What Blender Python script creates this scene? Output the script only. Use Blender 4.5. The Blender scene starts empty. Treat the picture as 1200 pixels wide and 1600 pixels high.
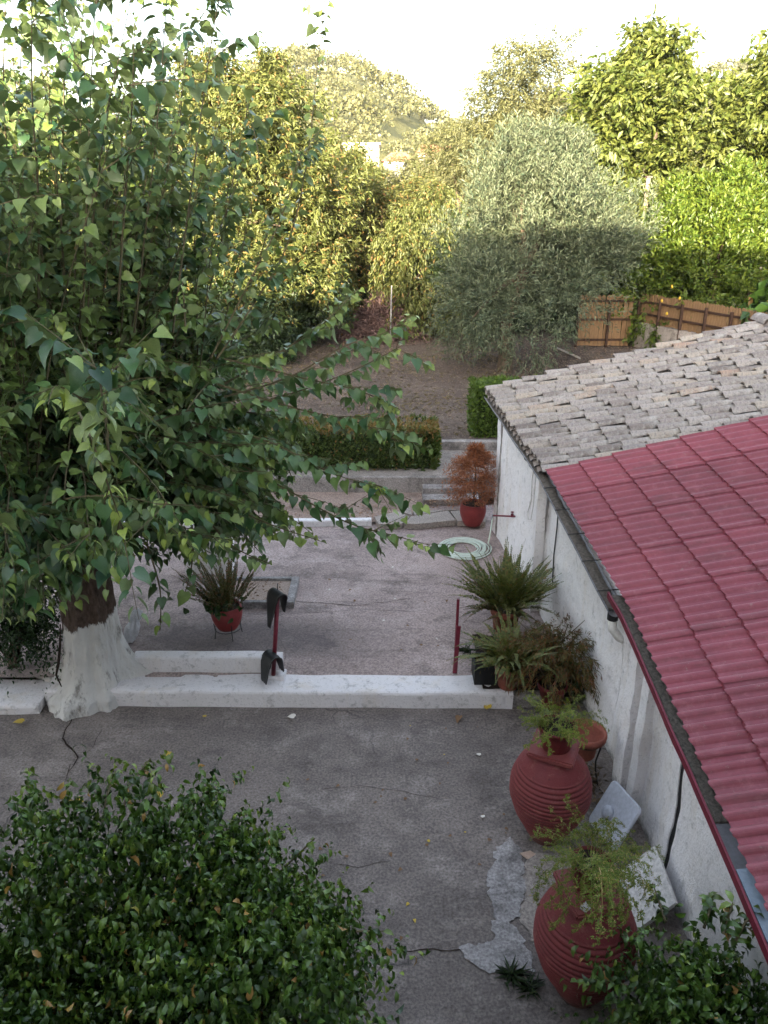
import bpy, bmesh, math, random
import numpy as np
from mathutils import Vector, Matrix, Euler, noise as mnoise

random.seed(7)
RNG = np.random.default_rng(11)
scene = bpy.context.scene
COL = scene.collection
R = math.radians

# ------------------------------------------------------------------ camera
F_PX, PITCH, CAM_H = 1202.0, R(22.0), 5.0
cam = bpy.data.cameras.new('camera')
cam.sensor_fit = 'VERTICAL'
cam.sensor_height = 32.0
cam.lens = 32.0 * F_PX / 1600.0
cam.clip_start, cam.clip_end = 0.05, 3000
camo = bpy.data.objects.new('camera', cam)
COL.objects.link(camo)
camo.location = (0, 0, CAM_H)
camo.rotation_euler = (R(90) - PITCH, 0, 0)
scene.camera = camo

# ------------------------------------------------------------------ sky, sun, exposure
SUN_EL, SUN_AZ = R(10.5), R(14)          # low evening sun behind the house, a little to the left
world = bpy.data.worlds.new('World')
scene.world = world
world.use_nodes = True
wnt = world.node_tree
bg = wnt.nodes['Background']
sky = wnt.nodes.new('ShaderNodeTexSky')
sky.sky_type = 'NISHITA'
sky.sun_disc = False
sky.sun_elevation = SUN_EL
sky.sun_rotation = math.pi + SUN_AZ
sky.air_density, sky.dust_density, sky.ozone_density = 1.0, 4.0, 1.0
hsv = wnt.nodes.new('ShaderNodeHueSaturation')
hsv.inputs['Saturation'].default_value = 0.62
wnt.links.new(sky.outputs[0], hsv.inputs['Color'])
wnt.links.new(hsv.outputs[0], bg.inputs[0])
bg.inputs[1].default_value = 0.15
sl = bpy.data.lights.new('sun', 'SUN')
sl.energy, sl.angle, sl.color = 4.1, R(0.6), (1.0, 0.85, 0.60)
so = bpy.data.objects.new('sun', sl)
COL.objects.link(so)
sd = Vector((math.sin(SUN_AZ) * math.cos(SUN_EL), math.cos(SUN_AZ) * math.cos(SUN_EL), -math.sin(SUN_EL)))
so.rotation_euler = sd.to_track_quat('-Z', 'Y').to_euler()
so.location = (0, -30, 30)
vs = scene.view_settings
scene.display_settings.display_device = 'sRGB'
vs.view_transform, vs.look, vs.gamma, vs.use_curve_mapping = 'Standard', 'None', 1.0, False
vs.exposure = 3.05
cy = scene.cycles
cy.use_denoising = True
cy.max_bounces, cy.diffuse_bounces, cy.glossy_bounces, cy.transmission_bounces, cy.transparent_max_bounces = 6, 3, 2, 3, 4
cy.use_adaptive_sampling = True
cy.adaptive_threshold = 0.02

# ------------------------------------------------------------------ pixel -> place (1200 x 1600 photo pixels)
CP, SP = math.cos(PITCH), math.sin(PITCH)
def ray(px, py):
    x, y = (px - 600) / F_PX, (800 - py) / F_PX
    return Vector((x, CP + SP * y, -SP + CP * y))
def at_z(px, py, z):
    d = ray(px, py); t = (z - CAM_H) / d.z
    return Vector((0, 0, CAM_H)) + d * t
def at_y(px, py, Y):
    d = ray(px, py); t = Y / d.y
    return Vector((0, 0, CAM_H)) + d * t
def project(P):
    P = np.asarray(P, float); q = P - np.array([0, 0, CAM_H])
    dz = q[:, 1] * CP - q[:, 2] * SP
    up = q[:, 1] * SP + q[:, 2] * CP
    return 600 + F_PX * q[:, 0] / dz, 800 - F_PX * up / dz, dz

# ------------------------------------------------------------------ node helper
class Mat:
    def __init__(s, name, rough=0.8, spec=0.3):
        s.m = bpy.data.materials.new(name); s.m.use_nodes = True
        s.nt = s.m.node_tree; s.p = s.nt.nodes['Principled BSDF']
        s.out = s.nt.nodes['Material Output']
        s.p.inputs['Roughness'].default_value = rough
        s.p.inputs['Specular IOR Level'].default_value = spec
        s._co = None
    def node(s, t): return s.nt.nodes.new(t)
    def link(s, a, b): s.nt.links.new(a, b)
    def put(s, sock, v):
        if v is None: return
        if isinstance(v, bpy.types.NodeSocket): s.link(v, sock)
        elif isinstance(v, (tuple, list)) and len(v) == 3 and sock.type == 'RGBA': sock.default_value = (*v, 1)
        else: sock.default_value = v
    def co(s, scale=(1, 1, 1)):
        if s._co is None: s._co = s.node('ShaderNodeTexCoord').outputs['Object']
        if scale == (1, 1, 1): return s._co
        n = s.node('ShaderNodeMapping'); s.link(s._co, n.inputs['Vector']); n.inputs['Scale'].default_value = scale
        return n.outputs[0]
    def noise(s, scale, detail=4, rough=0.6, vec=None, dist=0.0):
        n = s.node('ShaderNodeTexNoise'); s.link(vec or s.co(), n.inputs['Vector'])
        n.inputs['Scale'].default_value, n.inputs['Detail'].default_value = scale, detail
        n.inputs['Roughness'].default_value, n.inputs['Distortion'].default_value = rough, dist
        return n.outputs['Fac']
    def voro(s, scale, feature='F1', vec=None):
        n = s.node('ShaderNodeTexVoronoi'); n.feature = feature; s.link(vec or s.co(), n.inputs['Vector'])
        n.inputs['Scale'].default_value = scale
        return n.outputs['Distance']
    def ramp(s, fac, stops):
        n = s.node('ShaderNodeValToRGB'); s.link(fac, n.inputs[0]); e = n.color_ramp.elements
        while len(e) < len(stops): e.new(0.5)
        for el, (pos, c) in zip(e, stops):
            el.position = pos
            el.color = (c, c, c, 1) if isinstance(c, (int, float)) else (*c, 1)
        return n.outputs[0]
    def mix(s, a, b, fac, mode='MIX'):
        n = s.node('ShaderNodeMix'); n.data_type = 'RGBA'; n.blend_type = mode
        s.put(n.inputs[0], fac); s.put(n.inputs[6], a); s.put(n.inputs[7], b)
        return n.outputs[2]
    def math(s, op, a, b=None, c=None):
        n = s.node('ShaderNodeMath'); n.operation = op; s.put(n.inputs[0], a); s.put(n.inputs[1], b)
        if c is not None: s.put(n.inputs[2], c)
        return n.outputs[0]
    def sep(s, axis): 
        n = s.node('ShaderNodeSeparateXYZ'); s.link(s.co(), n.inputs[0]); return n.outputs[axis]
    def rnd(s):
        a = s.node('ShaderNodeNewGeometry').outputs['Random Per Island']
        b = s.node('ShaderNodeObjectInfo').outputs['Random']
        return s.math('FRACT', s.math('ADD', a, b))
    def bump(s, h, strength=0.3, dist=0.02):
        n = s.node('ShaderNodeBump'); n.inputs['Strength'].default_value = strength; n.inputs['Distance'].default_value = dist
        s.link(h, n.inputs['Height']); s.link(n.outputs[0], s.p.inputs['Normal'])
    def color(s, c): s.put(s.p.inputs['Base Color'], c)

def plain(name, c, var=0.25, scale=12, rough=0.75, spec=0.3, bump=0.25, metallic=0.0, stretch=(1, 1, 1)):
    m = Mat(name, rough, spec)
    f = m.noise(scale, 6, 0.65, m.co(stretch)); g = m.noise(scale * 7, 3, 0.6)
    lo = tuple(x * (1 - var) for x in c); hi = tuple(min(1, x * (1 + var)) for x in c)
    col = m.ramp(f, [(0.3, lo), (0.7, hi)])
    col = m.mix(col, m.ramp(g, [(0.35, 0.75), (0.65, 1.15)]), 0.5, 'MULTIPLY')
    m.color(col); m.p.inputs['Metallic'].default_value = metallic
    if bump: m.bump(m.math('ADD', f, g), bump, 0.01)
    return m.m

def leafmat(name, a, b, young=None, back=None, trans=0.3, rough=0.45, spec=0.35, odd=None):
    m = Mat(name, rough, spec)
    r = m.rnd()
    c = m.ramp(r, [(0.0, a), (0.55, tuple((x + y) / 2 for x, y in zip(a, b))), (1.0, b)])
    if odd:                                            # a few dry leaves
        c = m.mix(c, odd[0], m.math('GREATER_THAN', m.math('FRACT', m.math('MULTIPLY', r, 37.7)), 1 - odd[1]))
    if young:
        at = m.node('ShaderNodeAttribute'); at.attribute_name = 'age'
        c = m.mix(c, young, at.outputs['Fac'])
    if back:
        c = m.mix(c, m.mix(c, back, 0.6), m.node('ShaderNodeNewGeometry').outputs['Backfacing'])
    c = m.mix(c, m.ramp(m.noise(22, 3, .6), [(.35, .72), (.65, 1.22)]), .6, 'MULTIPLY')
    m.color(c)
    t = m.node('ShaderNodeBsdfTranslucent'); m.link(m.mix(c, (1.0, 1.0, 0.35), 0.8, 'MULTIPLY'), t.inputs[0])
    x = m.node('ShaderNodeMixShader'); x.inputs[0].default_value = trans
    m.link(m.p.outputs[0], x.inputs[1]); m.link(t.outputs[0], x.inputs[2]); m.link(x.outputs[0], m.out.inputs[0])
    return m.m

# ------------------------------------------------------------------ object helpers
def tag(o, label=None, cat=None, group=None, kind=None):
    if label: o['label'] = label
    if cat: o['category'] = cat
    if group: o['group'] = group
    if kind: o['kind'] = kind
    return o
def thing(name, label, cat, loc=(0, 0, 0), rz=0.0, group=None):
    o = bpy.data.objects.new(name, None); COL.objects.link(o)
    o.location = loc; o.rotation_euler = (0, 0, rz); o.empty_display_size = 0.1
    return tag(o, label, cat, group)
def attach(o, parent, world_coords):
    if parent is not None:
        o.parent = parent
        if world_coords:
            p = parent; mw = Matrix.Identity(4)
            while p is not None:
                mw = (p.matrix_parent_inverse @ Matrix.LocRotScale(p.location, p.rotation_euler, p.scale)) @ mw if p.parent else Matrix.LocRotScale(p.location, p.rotation_euler, p.scale) @ mw
                p = p.parent
            o.matrix_parent_inverse = mw.inverted()
    return o
def link(name, me, mat=None, parent=None, smooth=False, w=True):
    if mat is not None and not me.materials: me.materials.append(mat)
    if smooth: me.polygons.foreach_set('use_smooth', [True] * len(me.polygons))
    o = bpy.data.objects.new(name, me); COL.objects.link(o)
    return attach(o, parent, w)
def mesh(name, verts, faces):
    me = bpy.data.meshes.new(name); me.from_pydata([tuple(v) for v in verts], [], faces); me.update(); return me
def mesh_np(name, V, Fs, age=None):
    """V (n,3); Fs list of int arrays (m,k)"""
    me = bpy.data.meshes.new(name)
    me.vertices.add(len(V)); me.vertices.foreach_set('co', np.ascontiguousarray(V, np.float32).ravel())
    loops = np.concatenate([f.ravel() for f in Fs]).astype(np.int32)
    tot = np.concatenate([np.full(len(f), f.shape[1], np.int32) for f in Fs])
    st = np.concatenate([[0], np.cumsum(tot)[:-1]]).astype(np.int32)
    me.loops.add(len(loops)); me.loops.foreach_set('vertex_index', loops)
    me.polygons.add(len(tot)); me.polygons.foreach_set('loop_start', st); me.polygons.foreach_set('loop_total', tot)
    if age is not None:
        a = me.attributes.new('age', 'FLOAT', 'POINT'); a.data.foreach_set('value', np.ascontiguousarray(age, np.float32))
    me.update(calc_edges=True); me.validate()
    return me
def box_verts(x0, x1, y0, y1, z0, z1):
    return [(x0, y0, z0), (x1, y0, z0), (x1, y1, z0), (x0, y1, z0), (x0, y0, z1), (x1, y0, z1), (x1, y1, z1), (x0, y1, z1)]
BOXF = [(0, 3, 2, 1), (4, 5, 6, 7), (0, 1, 5, 4), (1, 2, 6, 5), (2, 3, 7, 6), (3, 0, 4, 7)]
def box(name, x0, x1, y0, y1, z0, z1, bev=0.0):
    bm = bmesh.new(); vs_ = [bm.verts.new(v) for v in box_verts(x0, x1, y0, y1, z0, z1)]
    for f in BOXF: bm.faces.new([vs_[i] for i in f])
    if bev: bmesh.ops.bevel(bm, geom=bm.edges[:], offset=bev, segments=2, affect='EDGES')
    me = bpy.data.meshes.new(name); bm.to_mesh(me); bm.free(); return me
def xform(me, M): me.transform(M); return me
def lathe(name, prof, seg=32, flute=0, famp=0.0, cap=True):
    V, Fc = [], []
    for (r, z) in prof:
        for i in range(seg):
            a = 2 * math.pi * i / seg
            rr = r * (1 + famp * math.cos(flute * a)) if flute else r
            V.append((rr * math.cos(a), rr * math.sin(a), z))
    n = len(prof)
    for j in range(n - 1):
        for i in range(seg):
            k = (i + 1) % seg
            Fc.append((j * seg + i, j * seg + k, (j + 1) * seg + k, (j + 1) * seg + i))
    if cap:
        Fc.append(tuple(range(seg))[::-1]); Fc.append(tuple((n - 1) * seg + i for i in range(seg)))
    return mesh(name, V, Fc)
def frame_along(pts):
    T = []
    for i in range(len(pts)):
        a, b = pts[max(0, i - 1)], pts[min(len(pts) - 1, i + 1)]
        T.append((Vector(b) - Vector(a)).normalized())
    return T
def tube(name, pts, radii, seg=8, wob=0.0, cap=True):
    pts = [Vector(p) for p in pts]; T = frame_along(pts); V, Fc = [], []
    if not hasattr(radii, '__len__'): radii = [radii] * len(pts)
    ref = Vector((0, 0, 1)) if abs(T[0].z) < 0.9 else Vector((1, 0, 0))
    u = T[0].cross(ref).normalized()
    for p, t, r in zip(pts, T, radii):
        u = (u - t * u.dot(t)).normalized(); v = t.cross(u)
        for i in range(seg):
            a = 2 * math.pi * i / seg
            q = p + (u * math.cos(a) + v * math.sin(a)) * r
            if wob: q = p + (q - p) * (1 + wob * mnoise.noise(q * (1.2 / max(r, 0.02))))
            V.append(q)
    for j in range(len(pts) - 1):
        for i in range(seg):
            k = (i + 1) % seg
            Fc.append((j * seg + i, j * seg + k, (j + 1) * seg + k, (j + 1) * seg + i))
    if cap:
        Fc.append(tuple(range(seg))[::-1]); Fc.append(tuple((len(pts) - 1) * seg + i for i in range(seg)))
    return mesh(name, V, Fc)
def prism(name, path, prof, side, up=Vector((0, 0, 1)), amp=0.0, ns=3.0, step=None, closed=True):
    """sweep a 2-D profile (across, up) along a path; 'side' gives the across direction"""
    path = [Vector(p) for p in path]
    if step:
        q = [path[0]]
        for a, b in zip(path, path[1:]):
            n = max(1, int((b - a).length / step))
            q += [a.lerp(b, i / n) for i in range(1, n + 1)]
        path = q
    side = Vector(side); V, Fc, m = [], [], len(prof)
    for p in path:
        for (a, b) in prof:
            v = p + side * a + up * b
            if amp:
                v = v + Vector((mnoise.noise(v * ns), mnoise.noise(v * ns + Vector((7, 3, 1))), mnoise.noise(v * ns + Vector((1, 9, 4))))) * amp
            V.append(v)
    for j in range(len(path) - 1):
        for i in range(m if closed else m - 1):
            k = (i + 1) % m
            Fc.append((j * m + i, j * m + k, (j + 1) * m + k, (j + 1) * m + i))
    if closed:
        Fc.append(tuple(range(m))[::-1]); Fc.append(tuple((len(path) - 1) * m + i for i in range(m)))
    me = mesh(name, V, Fc)
    bm = bmesh.new(); bm.from_mesh(me); bmesh.ops.recalc_face_normals(bm, faces=bm.faces[:]); bm.to_mesh(me); bm.free()
    return me
def round_rect(w, h, r=0.015, extra=2):
    """profile from (0,0) to (w,h), the upper two corners rounded, with points along the top"""
    pts = [(0, 0)]
    for i in range(1, extra + 1): pts.append((0, (h - r) * i / (extra + 1)))
    pts += [(0, h - r), (r * 0.3, h - r * 0.3), (r, h)]
    for i in range(1, extra + 1): pts.append((r + (w - 2 * r) * i / (extra + 1), h))
    pts += [(w - r, h), (w - r * 0.3, h - r * 0.3), (w, h - r)]
    for i in range(extra, 0, -1): pts.append((w, (h - r) * i / (extra + 1)))
    pts.append((w, 0))
    return pts
def sheet(name, x0, x1, y0, y1, zf, nx, ny):
    xs, ys = np.linspace(x0, x1, nx), np.linspace(y0, y1, ny)
    V = [(x, y, zf(x, y) if callable(zf) else zf) for y in ys for x in xs]
    Fc = [(j * nx + i, j * nx + i + 1, (j + 1) * nx + i + 1, (j + 1) * nx + i) for j in range(ny - 1) for i in range(nx - 1)]
    return mesh(name, V, Fc)
def copy_tree(o, parent=None):
    c = o.copy(); COL.objects.link(c)
    if parent is not None: c.parent = parent
    for ch in list(o.children): copy_tree(ch, c)
    return c

# ------------------------------------------------------------------ leaves
def heart():
    c = [(0, 0, 0), (0, .20, -.015), (0, .42, -.03), (0, .64, -.07), (0, .84, -.15), (0, 1.04, -.30)]
    r = [(.20, -.12, .04), (.39, .02, .10), (.44, .24, .12), (.33, .52, .07), (.17, .78, -.06)]
    V = c + r + [(-x, y, z) for x, y, z in r]
    F4 = [(0, 6, 7, 1), (1, 7, 8, 2), (2, 8, 9, 3), (3, 9, 10, 4), (11, 0, 1, 12), (12, 1, 2, 13), (13, 2, 3, 14), (14, 3, 4, 15)]; F3 = [(4, 10, 5), (15, 4, 5)]
    return np.array(V, float), np.array(F4), np.array(F3)
def ficus():
    c = [(0, 0, 0), (0, .34, .09), (0, .70, -.04), (0, .92, -.38)]
    r = [(.20, .30, .17), (.18, .66, .03)]
    V = c + r + [(-x, y, z) for x, y, z in r]
    F4 = [(1, 4, 5, 2), (6, 1, 2, 7)]; F3 = [(0, 4, 1), (6, 0, 1), (2, 5, 3), (7, 2, 3)]
    return np.array(V, float), np.array(F4), np.array(F3)
def blade(w=.12, fold=.06, sag=.12):
    V = [(0, 0, 0), (w, .45, fold), (0, 1, -sag), (-w, .45, fold)]
    return np.array(V, float), np.zeros((0, 4), int), np.array([(0, 1, 2), (0, 2, 3)])
def frames(D, Nn):
    D = D / np.linalg.norm(D, axis=1, keepdims=True)
    X = np.cross(D, Nn); X /= np.maximum(np.linalg.norm(X, axis=1, keepdims=True), 1e-6)
    Z = np.cross(X, D)
    return X, D, Z
def leaf_cloud(name, tmpl, P, D, Nn, S, age=None):
    V, F4, F3 = tmpl
    X, Y, Z = frames(D, Nn); n, k = len(P), len(V)
    W = P[:, None, :] + S[:, None, None] * (V[None, :, 0, None] * X[:, None, :] + V[None, :, 1, None] * Y[:, None, :] + V[None, :, 2, None] * Z[:, None, :])
    off = (np.arange(n) * k)[:, None, None]
    Fs = [(f[None] + off).reshape(-1, f.shape[1]) for f in (F4, F3) if len(f)]
    return mesh_np(name, W.reshape(-1, 3), Fs, None if age is None else np.repeat(age, k))
def unit(n, rng=RNG):
    v = rng.normal(size=(n, 3)); return v / np.linalg.norm(v, axis=1, keepdims=True)
def sprays(O, D, L, n, droop=0.2, spread=0.7, hang=0.0, jitter=0.02, rng=RNG, upnormal=0.6, s0=0.1):
    """n leaves along each of the M twigs that start at O with direction D and length L"""
    M = len(O); D = D / np.linalg.norm(D, axis=1, keepdims=True)
    s = np.linspace(s0, 1, n)[None, :] * np.ones((M, 1)); s = s + rng.uniform(-.5 / n, .5 / n, s.shape)
    Ls = (L[:, None] * s)[..., None]
    P = O[:, None, :] + D[:, None, :] * Ls; P[..., 2] -= droop * Ls[..., 0] ** 2 / np.maximum(L[:, None], 1e-3)
    T = np.repeat(D[:, None, :], n, 1).copy(); T[..., 2] -= 2 * droop * s; T /= np.linalg.norm(T, axis=2, keepdims=True)
    side = rng.normal(size=P.shape); side -= T * (side * T).sum(2, keepdims=True); side /= np.linalg.norm(side, axis=2, keepdims=True)
    ld = T * (1 - spread) + side * spread; ld[..., 2] -= hang
    nn = rng.normal(size=P.shape); nn[..., 2] += upnormal * 2
    P = P + rng.normal(size=P.shape) * jitter
    return P.reshape(-1, 3), ld.reshape(-1, 3), nn.reshape(-1, 3), s.reshape(-1)
def lobes(c, rad, k, lr, rng, bottom=-0.6):
    """k lobe spheres placed inside an ellipsoid"""
    out = []
    while len(out) < k:
        v = rng.normal(size=3); v /= np.linalg.norm(v)
        if v[2] < bottom: continue
        best, bd = None, -1
        for _ in range(6):                               # keep the clumps apart so that dark gaps stay between them
            v = rng.normal(size=3); v /= np.linalg.norm(v); v[2] = max(v[2], bottom)
            q = np.array(c) + v * np.array(rad) * rng.uniform(.2, .82)
            d = min([np.linalg.norm(q - o[0]) for o in out], default=9)
            if d > bd: best, bd = q, d
        out.append((best, lr * rng.uniform(.6, 1.3)))
    return out
def on_lobes(lb, M, rng, inner=.55):
    idx = rng.integers(0, len(lb), M); v = unit(M, rng)
    C = np.array([l[0] for l in lb])[idx]; r = np.array([l[1] for l in lb])[idx]
    return C + v * (r * rng.uniform(inner, 1.0, M))[:, None], v
def pick_parts(P, S, n=300):
    u, v, t = project(P); ok = (u > -20) & (u < 1220) & (v > -20) & (v < 1620) & (t > .3)
    cell = (u // 9).astype(int) * 10000 + (v // 9).astype(int)
    best = {}
    for i in np.nonzero(ok)[0]:
        c = cell[i]
        if c not in best or t[i] < t[best[c]]: best[c] = i
    ids = np.array(sorted(best.values(), key=lambda i: -S[i] / t[i])[:n])
    return ids
def foliage(parent, tmpl, P, D, Nn, S, mat, age=None, parts=0, part_name='leaf', mass_name='foliage', young_at=(.0, .5, 1.0)):
    """the leaves that show largest become parts, the rest one mass"""
    if age is None: age = np.zeros(len(P))
    keep = np.ones(len(P), bool)
    if parts:
        ids = pick_parts(P, S, parts); keep[ids] = False
        variants = []
        for y in young_at:
            V, F4, F3 = tmpl
            me = mesh_np(part_name, V, [f for f in (F4, F3) if len(f)], np.full(len(V), y)); me.materials.append(mat); variants.append(me)
        X, Y, Z = frames(D[ids], Nn[ids]); loc = parent.location
        for j, i in enumerate(ids):
            o = bpy.data.objects.new(part_name, variants[int(np.argmin([abs(age[i] - y) for y in young_at]))]); COL.objects.link(o)
            o.parent = parent
            m3 = Matrix((X[j], Y[j], Z[j])).transposed() * float(S[i])
            mm = m3.to_4x4(); mm.translation = Vector(P[i]) - loc
            o.matrix_local = mm
    me = leaf_cloud(mass_name, tmpl, P[keep], D[keep], Nn[keep], S[keep], age[keep])
    return link(mass_name, me, mat, parent)
# ================================================================== materials of the place
def concrete(name, lo, hi, dark, light, crack=0.0, stain_scale=0.55, blot=0.5, bumpk=0.5, wet=False):
    m = Mat(name, 0.9, 0.25)
    big = m.noise(stain_scale, 7, 0.62, None, 0.4); mid = m.noise(2.6, 8, 0.7); fine = m.noise(45, 3, 0.7); grit = m.voro(120)
    c = m.ramp(big, [(0.30, lo), (0.68, hi)])
    c = m.mix(c, dark, m.math('MULTIPLY', m.ramp(mid, [(0.50, 0.0), (0.66, 1.0)]), blot))
    streak = m.noise(1.1, 6, 0.7, m.co((0.55, 2.4, 1)), 0.8)
    c = m.mix(c, dark, m.math('MULTIPLY', m.ramp(streak, [(0.55, 0.0), (0.68, 1.0)]), blot * 0.9))
    pat = m.noise(1.9, 9, 0.75, m.co((1, 1.3, 1)), 0.2)
    c = m.mix(c, light, m.math('MULTIPLY', m.ramp(pat, [(0.52, 0.0), (0.66, 1.0)]), 0.5))
    c = m.mix(c, m.ramp(fine, [(0.33, 0.5), (0.67, 1.45)]), 0.8, 'MULTIPLY')
    c = m.mix(c, m.ramp(grit, [(0.10, 1.5), (0.3, 1.0)]), 0.6, 'MULTIPLY')
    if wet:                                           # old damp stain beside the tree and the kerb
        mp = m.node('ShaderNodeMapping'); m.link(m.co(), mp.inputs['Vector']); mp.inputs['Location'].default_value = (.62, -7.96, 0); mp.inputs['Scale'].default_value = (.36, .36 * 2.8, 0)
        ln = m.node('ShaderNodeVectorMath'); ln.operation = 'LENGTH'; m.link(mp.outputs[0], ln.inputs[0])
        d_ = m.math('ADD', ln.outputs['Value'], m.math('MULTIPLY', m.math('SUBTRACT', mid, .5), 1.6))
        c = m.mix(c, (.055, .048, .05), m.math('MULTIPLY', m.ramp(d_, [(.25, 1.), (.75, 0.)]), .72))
    if crack:
        v = m.node('ShaderNodeVectorMath'); v.operation = 'ADD'
        nz = m.node('ShaderNodeTexNoise'); nz.inputs['Scale'].default_value = 1.4; nz.inputs['Detail'].default_value = 6; m.link(m.co(), nz.inputs['Vector'])
        sc = m.node('ShaderNodeVectorMath'); sc.operation = 'SCALE'; sc.inputs[3].default_value = 0.9; m.link(nz.outputs['Color'], sc.inputs[0])
        m.link(m.co(), v.inputs[0]); m.link(sc.outputs[0], v.inputs[1])
        e = m.voro(0.42, 'DISTANCE_TO_EDGE', v.outputs[0])
        k = m.ramp(e, [(0.0, 1.0), (0.006, 0.0)])
        gate = m.ramp(m.noise(0.5, 3, 0.5), [(0.45, 0.0), (0.55, 1.0)])
        c = m.mix(c, (0.03, 0.028, 0.027), m.math('MULTIPLY', m.math('MULTIPLY', k, gate), crack))
    m.color(c)
    h = m.math('ADD', m.math('MULTIPLY', mid, 0.8), m.math('MULTIPLY', fine, 0.6))
    m.bump(h, bumpk, 0.02)
    return m.m
def whitewash(name, base=(0.72, 0.71, 0.69), grime=(0.10, 0.095, 0.085), warm=(0.55, 0.42, 0.24), peel=0.5, low=0.0, bumpk=0.5):
    m = Mat(name, 0.85, 0.25)
    a = m.noise(1.3, 6, 0.6); b = m.noise(9, 8, 0.72); f = m.noise(38, 4, 0.7); s = m.noise(2.2, 7, 0.7, m.co((1, 1.4, 0.22)))
    c = m.ramp(a, [(0.25, tuple(x * .92 for x in base)), (0.7, base)])
    c = m.mix(c, warm, m.math('MULTIPLY', m.ramp(s, [(0.54, 0.0), (0.72, 1.0)]), 0.3))
    c = m.mix(c, grime, m.math('MULTIPLY', m.ramp(b, [(0.55, 0.0), (0.66, 1.0)]), peel))
    c = m.mix(c, grime, m.math('MULTIPLY', m.ramp(f, [(0.57, 0.0), (0.66, 1.0)]), peel * .8))
    if low:                                           # splash and mildew on the lowest hand of the wall
        z = m.ramp(m.math('ADD', m.sep(2), m.math('MULTIPLY', m.math('SUBTRACT', b, 0.5), 0.5)), [(0.0, 1.0), (low, 0.0)])
        c = m.mix(c, grime, m.math('MULTIPLY', z, 0.75))
    m.color(c); m.bump(m.math('ADD', m.math('MULTIPLY', b, 1.0), m.math('MULTIPLY', f, .4)), bumpk, 0.03)
    return m.m
M = {}
M['yard'] = concrete('yard_concrete', (.095, .080, .074), (.21, .178, .162), (.042, .036, .034), (.32, .28, .26), crack=0.8, blot=.42)
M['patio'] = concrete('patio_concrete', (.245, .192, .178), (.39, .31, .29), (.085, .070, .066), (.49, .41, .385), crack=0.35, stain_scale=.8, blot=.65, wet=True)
M['path'] = concrete('path_concrete', (.20, .17, .15), (.32, .28, .25), (.10, .085, .075), (.4, .36, .33), blot=.5)
M['kerbwhite'] = whitewash('kerb_whitewash', (.73, .70, .71), peel=.42, bumpk=.8)
M['wall'] = whitewash('wall_whitewash', (.90, .87, .875), peel=.32, low=.12, bumpk=.9)
M['trunkwhite'] = None
M['cement'] = concrete('old_cement', (.22, .195, .185), (.34, .31, .295), (.07, .062, .055), (.42, .39, .37), blot=.8, stain_scale=1.2)
M['cementpale'] = concrete('pale_cement', (.20, .185, .182), (.34, .32, .315), (.09, .08, .08), (.44, .42, .41), blot=.9, stain_scale=2.5)
M['redpaint'] = plain('red_iron_paint', (.145, .015, .030), .25, 20, .5, .4, .15)
M['black'] = plain('black_rubber', (.012, .012, .013), .3, 14, .55, .4, .2)
M['iron'] = plain('black_iron', (.02, .018, .016), .4, 30, .6, .4, .3)
M['grey_metal'] = plain('grey_sheet_metal', (.20, .20, .215), .35, 6, .55, .4, .15)
M['blue_metal'] = plain('blue_grey_sheet', (.22, .27, .33), .2, 6, .5, .4, .1)
M['debris'] = plain('gutter_debris', (.15, .13, .11), .5, 35, .95, .1, 1.0)
M['soil'] = plain('potting_soil', (.035, .025, .02), .5, 40, .95, .1, .8)
M['pvc'] = plain('white_pvc', (.72, .70, .66), .08, 10, .45, .4, .05)
M['plastic_grey'] = plain('grey_plastic', (.42, .44, .50), .06, 5, .5, .35, .03)
M['hose'] = plain('hose_pvc', (.55, .62, .55), .12, 20, .4, .4, .05)
M['cable'] = plain('pale_cable', (.6, .57, .55), .1, 10, .6, .3, 0)
M['bed'] = concrete('planting_strip_earth', (.19, .135, .11), (.31, .23, .19), (.10, .07, .055), (.38, .30, .25), blot=.6)
M['marble'] = plain('speckled_marble', (.52, .50, .49), .35, 30, .6, .35, .2)
M['wood_dark'] = plain('dark_fence_wood', (.045, .025, .018), .3, 12, .8, .2, .3)
M['dead_wood'] = plain('dead_wood', (.13, .085, .080), .4, 25, .9, .1, .5)
M['trunk'] = plain('bark', (.10, .075, .055), .45, 14, .95, .1, 1.0, stretch=(1, 1, .25))
M['twig'] = plain('green_twig', (.095, .08, .045), .3, 12, .8, .2, .2)

# ================================================================== the house behind the camera (casts the evening shade)
house = thing('house', 'two storey house with a balcony overlooking the concrete yard', 'house', (0, -1.2, 0))
link('wall', box('wall', -4.5, 12, -10, -1.25, -.3, 7.9), plain('render_wall', (.62, .58, .52), .08, 3, .9, .2, .1), house)
M['roof_edge'] = plain('roof_edge', (.5, .3, .22), .15, 4, .9, .2, .1)
link('roof', box('roof', -4.8, 12.3, -10.3, -1.0, 7.903, 8.38), M['roof_edge'], house)
link('wing_wall', box('wing_wall', -24, -4.503, -10, -1.25, -.3, 6.55), bpy.data.materials['render_wall'], house)
link('wing_roof', box('wing_roof', -24.3, -4.803, -10.3, -1.0, 6.553, 6.95), M['roof_edge'], house)
link('balcony_slab', box('balcony_slab', -3.5, 3.5, -1.247, .2, 3.2, 3.38), M['cement'], house)
rail = link('railing', box('railing', -3.5, 3.5, .12, .16, 4.30, 4.34), M['iron'], house)
pst = box('baluster', -.01, .01, .13, .15, 3.381, 4.299)
for i in range(29): 
    o = link('baluster', pst, M['iron'], rail, w=False); o.location = (-3.45 + i * .246, 0, 0)
    o.matrix_parent_inverse = rail.matrix_parent_inverse.copy() if False else Matrix.Identity(4)
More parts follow.
